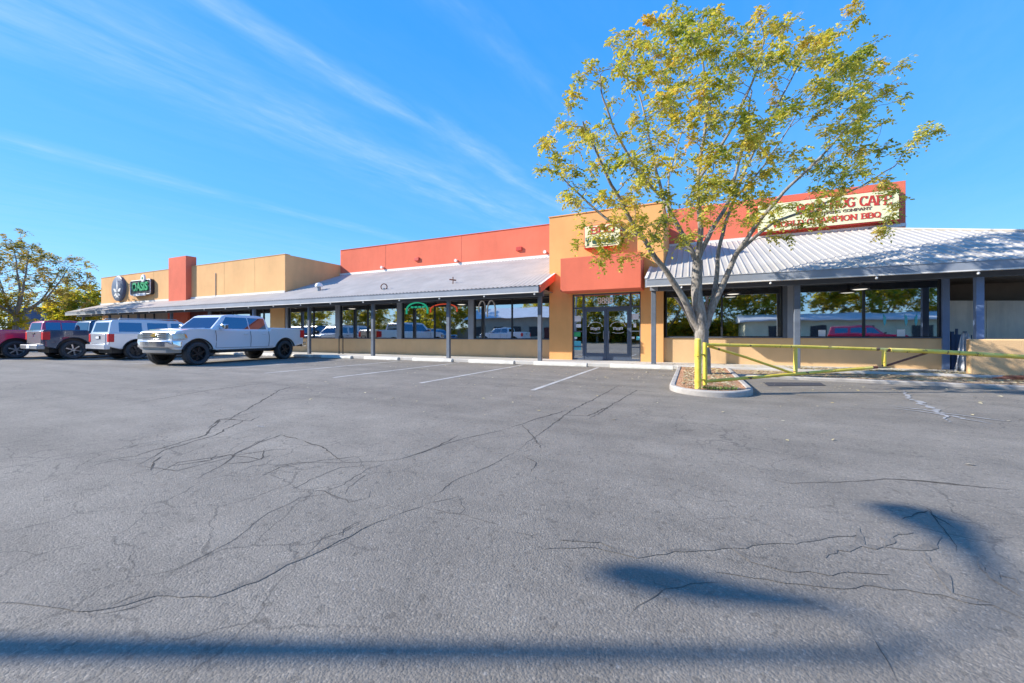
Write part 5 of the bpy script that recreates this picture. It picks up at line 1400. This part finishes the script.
# --- other trees
def generic(seed, H, W_, nlimb, natt, trunk_h, lean=0.):
    rnd = random.Random(seed); limbs = []; r0 = H*.022
    top = Vector((lean*.3, 0, trunk_h)); limbs.append(([Vector((0,0,-.1)), Vector((lean*.1,0,trunk_h*.5)), top], r0, r0*.8))
    for i in range(nlimb):
        a = 2*PI*i/nlimb+rnd.uniform(-.3,.3); rr_ = W_*.5*rnd.uniform(.45,.8); zz = H*rnd.uniform(.62,.88)
        e = Vector((math.cos(a)*rr_, math.sin(a)*rr_, zz)); m = top.lerp(e, .45)+Vector((math.cos(a)*rr_*.12, math.sin(a)*rr_*.12, -H*.04))
        limbs.append(([top-Vector((0,0,.1)), m, e], r0*.55, r0*.12))
    limbs.append(([top-Vector((0,0,.1)), Vector((.2,.1,H*.55)), Vector((.1,-.1,H*.9))], r0*.6, r0*.12))
    att = []; tries = 0
    while len(att) < natt and tries < 20000:
        tries += 1
        v = Vector((rnd.uniform(-1,1), rnd.uniform(-1,1), rnd.uniform(-1,1)))
        if v.length > 1 or (v.length < .55 and rnd.random() < .5): continue
        k = 1+.3*mnoise.noise(v*2+Vector((seed,0,0)))
        p = Vector((v.x*W_/2*k, v.y*W_/2*k, trunk_h*1.0+(H-trunk_h)*(.5+.5*v.z*k)))
        if mnoise.noise(p*.7+Vector((seed*3,0,0))) < -.15 and rnd.random() < .7: continue
        att.append(p)
    return limbs, att
a = RD((16-512)/F*27, 27)
l_, at_ = generic(11, 7.8, 8.0, 6, 220, 2.5)
make_tree('bare_tree', 'thin autumn tree beyond the red pickup with sparse olive leaves', 'tree', (a[0], a[1], 0), l_, at_, 'leaf_far', leaf=.14, per_cluster=(36, 52), spread=.5, seed=11, twig=.014)
a = RD((-8-512)/F*27, 27)
l_, at_ = generic(14, 4.2, 4.5, 6, 110, 1.0)
make_tree('yellow_tree', 'low golden-leaved tree at the left edge behind the red pickup', 'tree', (a[0], a[1], 0), l_, at_, 'leaf_green', leaf=.17, per_cluster=(40, 56), spread=.5, seed=14, twig=.014)
a = RD((86-512)/F*45, 45)
l_, at_ = generic(21, 6.8, 6.2, 6, 200, 1.0)
make_tree('bushy_tree', 'dense yellow and green tree behind the left end of the shops', 'tree', (a[0], a[1], 0), l_, at_, 'leaf_green', leaf=.26, per_cluster=(50, 70), spread=.7, seed=21, twig=.02)
# trees across the street: they fill the reflections
l_, at_ = generic(31, 11.5, 11, 6, 260, 1.4)
proto = make_tree('street_tree', 'yellow-green tree across the street, reflected in the first cafe window', 'tree', (6.5, -24, 0), l_, at_, 'leaf_green', leaf=.34, per_cluster=(44, 60), spread=.95, seed=31, twig=.02, group='trees across the street')
for x, y, s, rz, lab in ((18, -25, 1.1, 1.2, 'yellow-green tree across the street, reflected in the second cafe window'), (29, -26, .9, 2.6, 'yellow-green tree across the street, farthest right'),
                    (-38, -25, .85, 3.9, 'yellow-green tree across the street, reflected beside the green neon arch'), (-3.5, -27, 1.0, 5.0, 'yellow-green tree across the street, reflected in the entrance doors'), (-60, -28, .9, 5.7, 'yellow-green tree across the street, second from the far left'), (-76, -27, 1.0, .7, 'yellow-green tree across the street, farthest left'), (-12.5, -26, .8, 1.9, 'yellow-green tree across the street, next to the low building'), (-24, -38, 1.0, 4.4, 'yellow-green tree rising behind the low building across the street'), (-50, -33, 1.0, 2.1, 'yellow-green tree across the street, third from the far left')):
    c = copy_tree(proto); c.location = (x, y, 0); c.rotation_euler = (0, 0, rz); c.scale = (s, s, s); c['label'] = lab

for i, (x, h, w) in enumerate(((-66, 3.5, 12), (-48, 4.2, 11), (-12, 3.2, 9), (1, 3.4, 9), (33, 4.2, 11), (46, 3.8, 12))):
    if i == 0:
        l_, at_ = generic(41, 4.2, 12, 6, 170, .4)
        hproto = c = make_tree('tall_shrub', 'x', 'shrub', (x, -30, 0), l_, at_, 'leaf_green', leaf=.42, per_cluster=(48, 60), spread=.9, seed=41, twig=.02, group='shrubs across the street')
    else: c = copy_tree(hproto)
    c.location = (x, -30, 0); c.rotation_euler = (0, 0, i*1.3); c.scale = (1, 1, h/4.2)
    c['label'] = 'broad olive shrub across the street, number of its row counted from the far left: '+['first', 'second', 'third', 'fourth', 'fifth', 'sixth'][i]
tag(MB().box(-90, 80, -34.2, -34, 0, 2.3).build('block_wall', 'farwall'), 'long tan block wall across the street behind the shrubs', 'wall')
# low building across the street (reflected) and the dark one beyond the red truck
t = thing('low_building', 'low tan building with a pale metal roof across the street, reflected in the left windows', 'building', (-25, -27, 0))
MB().box(-7, 7, -5, 5, 0, 3.6).build('wall', 'farwall', t)
MB().prism([(-5.8,3.6),(5.8,3.6),(0,5.6)], lambda p: (-7.6, p[0], p[1]), lambda p: (7.6, p[0], p[1])).build('roof', 'farroof', t)
for i in range(4): MB().box(-5.6+i*3, -4.0+i*3, 5.0, 5.04, .9, 2.4).build('window', 'frame', t, bevel=.01)
MB().box(5.6, 6.6, 5.0, 5.05, 0, 2.2).build('door', 'darkred', t, bevel=.01)
t = thing('low_building', 'olive-tan building with pale blue-grey roof across the street, reflected in the cafe windows', 'building', (15, -19.5, 0))
MB().box(-10, 12, -3, 3, 0, 2.5).build('wall', simple('pale_olive_wall', (.62, .60, .44), .9), t)
MB().prism([(-3.5,2.5),(3.6,2.5),(3.6,2.65),(0,3.3),(-3.5,2.65)], lambda p: (-10.5, p[0], p[1]), lambda p: (12.5, p[0], p[1])).build('roof', 'farroof', t)
for x in (-8, -4.5, -1, 3, 7.2): MB().box(x, x+1.3, 3.0, 3.04, .9, 2.0).build('window', 'frame', t, bevel=.01)
a = RD((17-512)/F*52, 52)
t = thing('dark_building', 'slate-blue blocky building behind the thin tree at far left', 'building', (a[0], a[1], 0), math.asin(SY))
MB().box(-1.3, 1.9, 0, 5, 0, 4.7).build('wall', 'bluewall', t, bevel=.03); MB().box(-1.4, 2.0, -.1, 5.1, 4.7, 4.95).build('coping', 'bluewall', t)
MB().box(-.6, .6, -.03, .02, 2.6, 3.6).build('window', 'frame', t)
# low rise of scrub land at the horizon
mb = MB(); vs = []; fs = []; n = 120
for i in range(n+1):
    a = 2*PI*i/n
    h = 3.6+2.0*mnoise.noise(Vector((math.cos(a)*4, math.sin(a)*4, 0)))
    for r_, z in ((300, -.5), (330, h), (420, h*.8)): vs.append((math.cos(a)*r_, math.sin(a)*r_, z))
    if i:
        for k in range(2): fs.append((3*i-3+k, 3*i+k, 3*i+k+1, 3*i-3+k+1))
mb.add(vs, fs); tag(mb.build('hills', 'dirt', smooth=True, recalc=False), kind='structure')
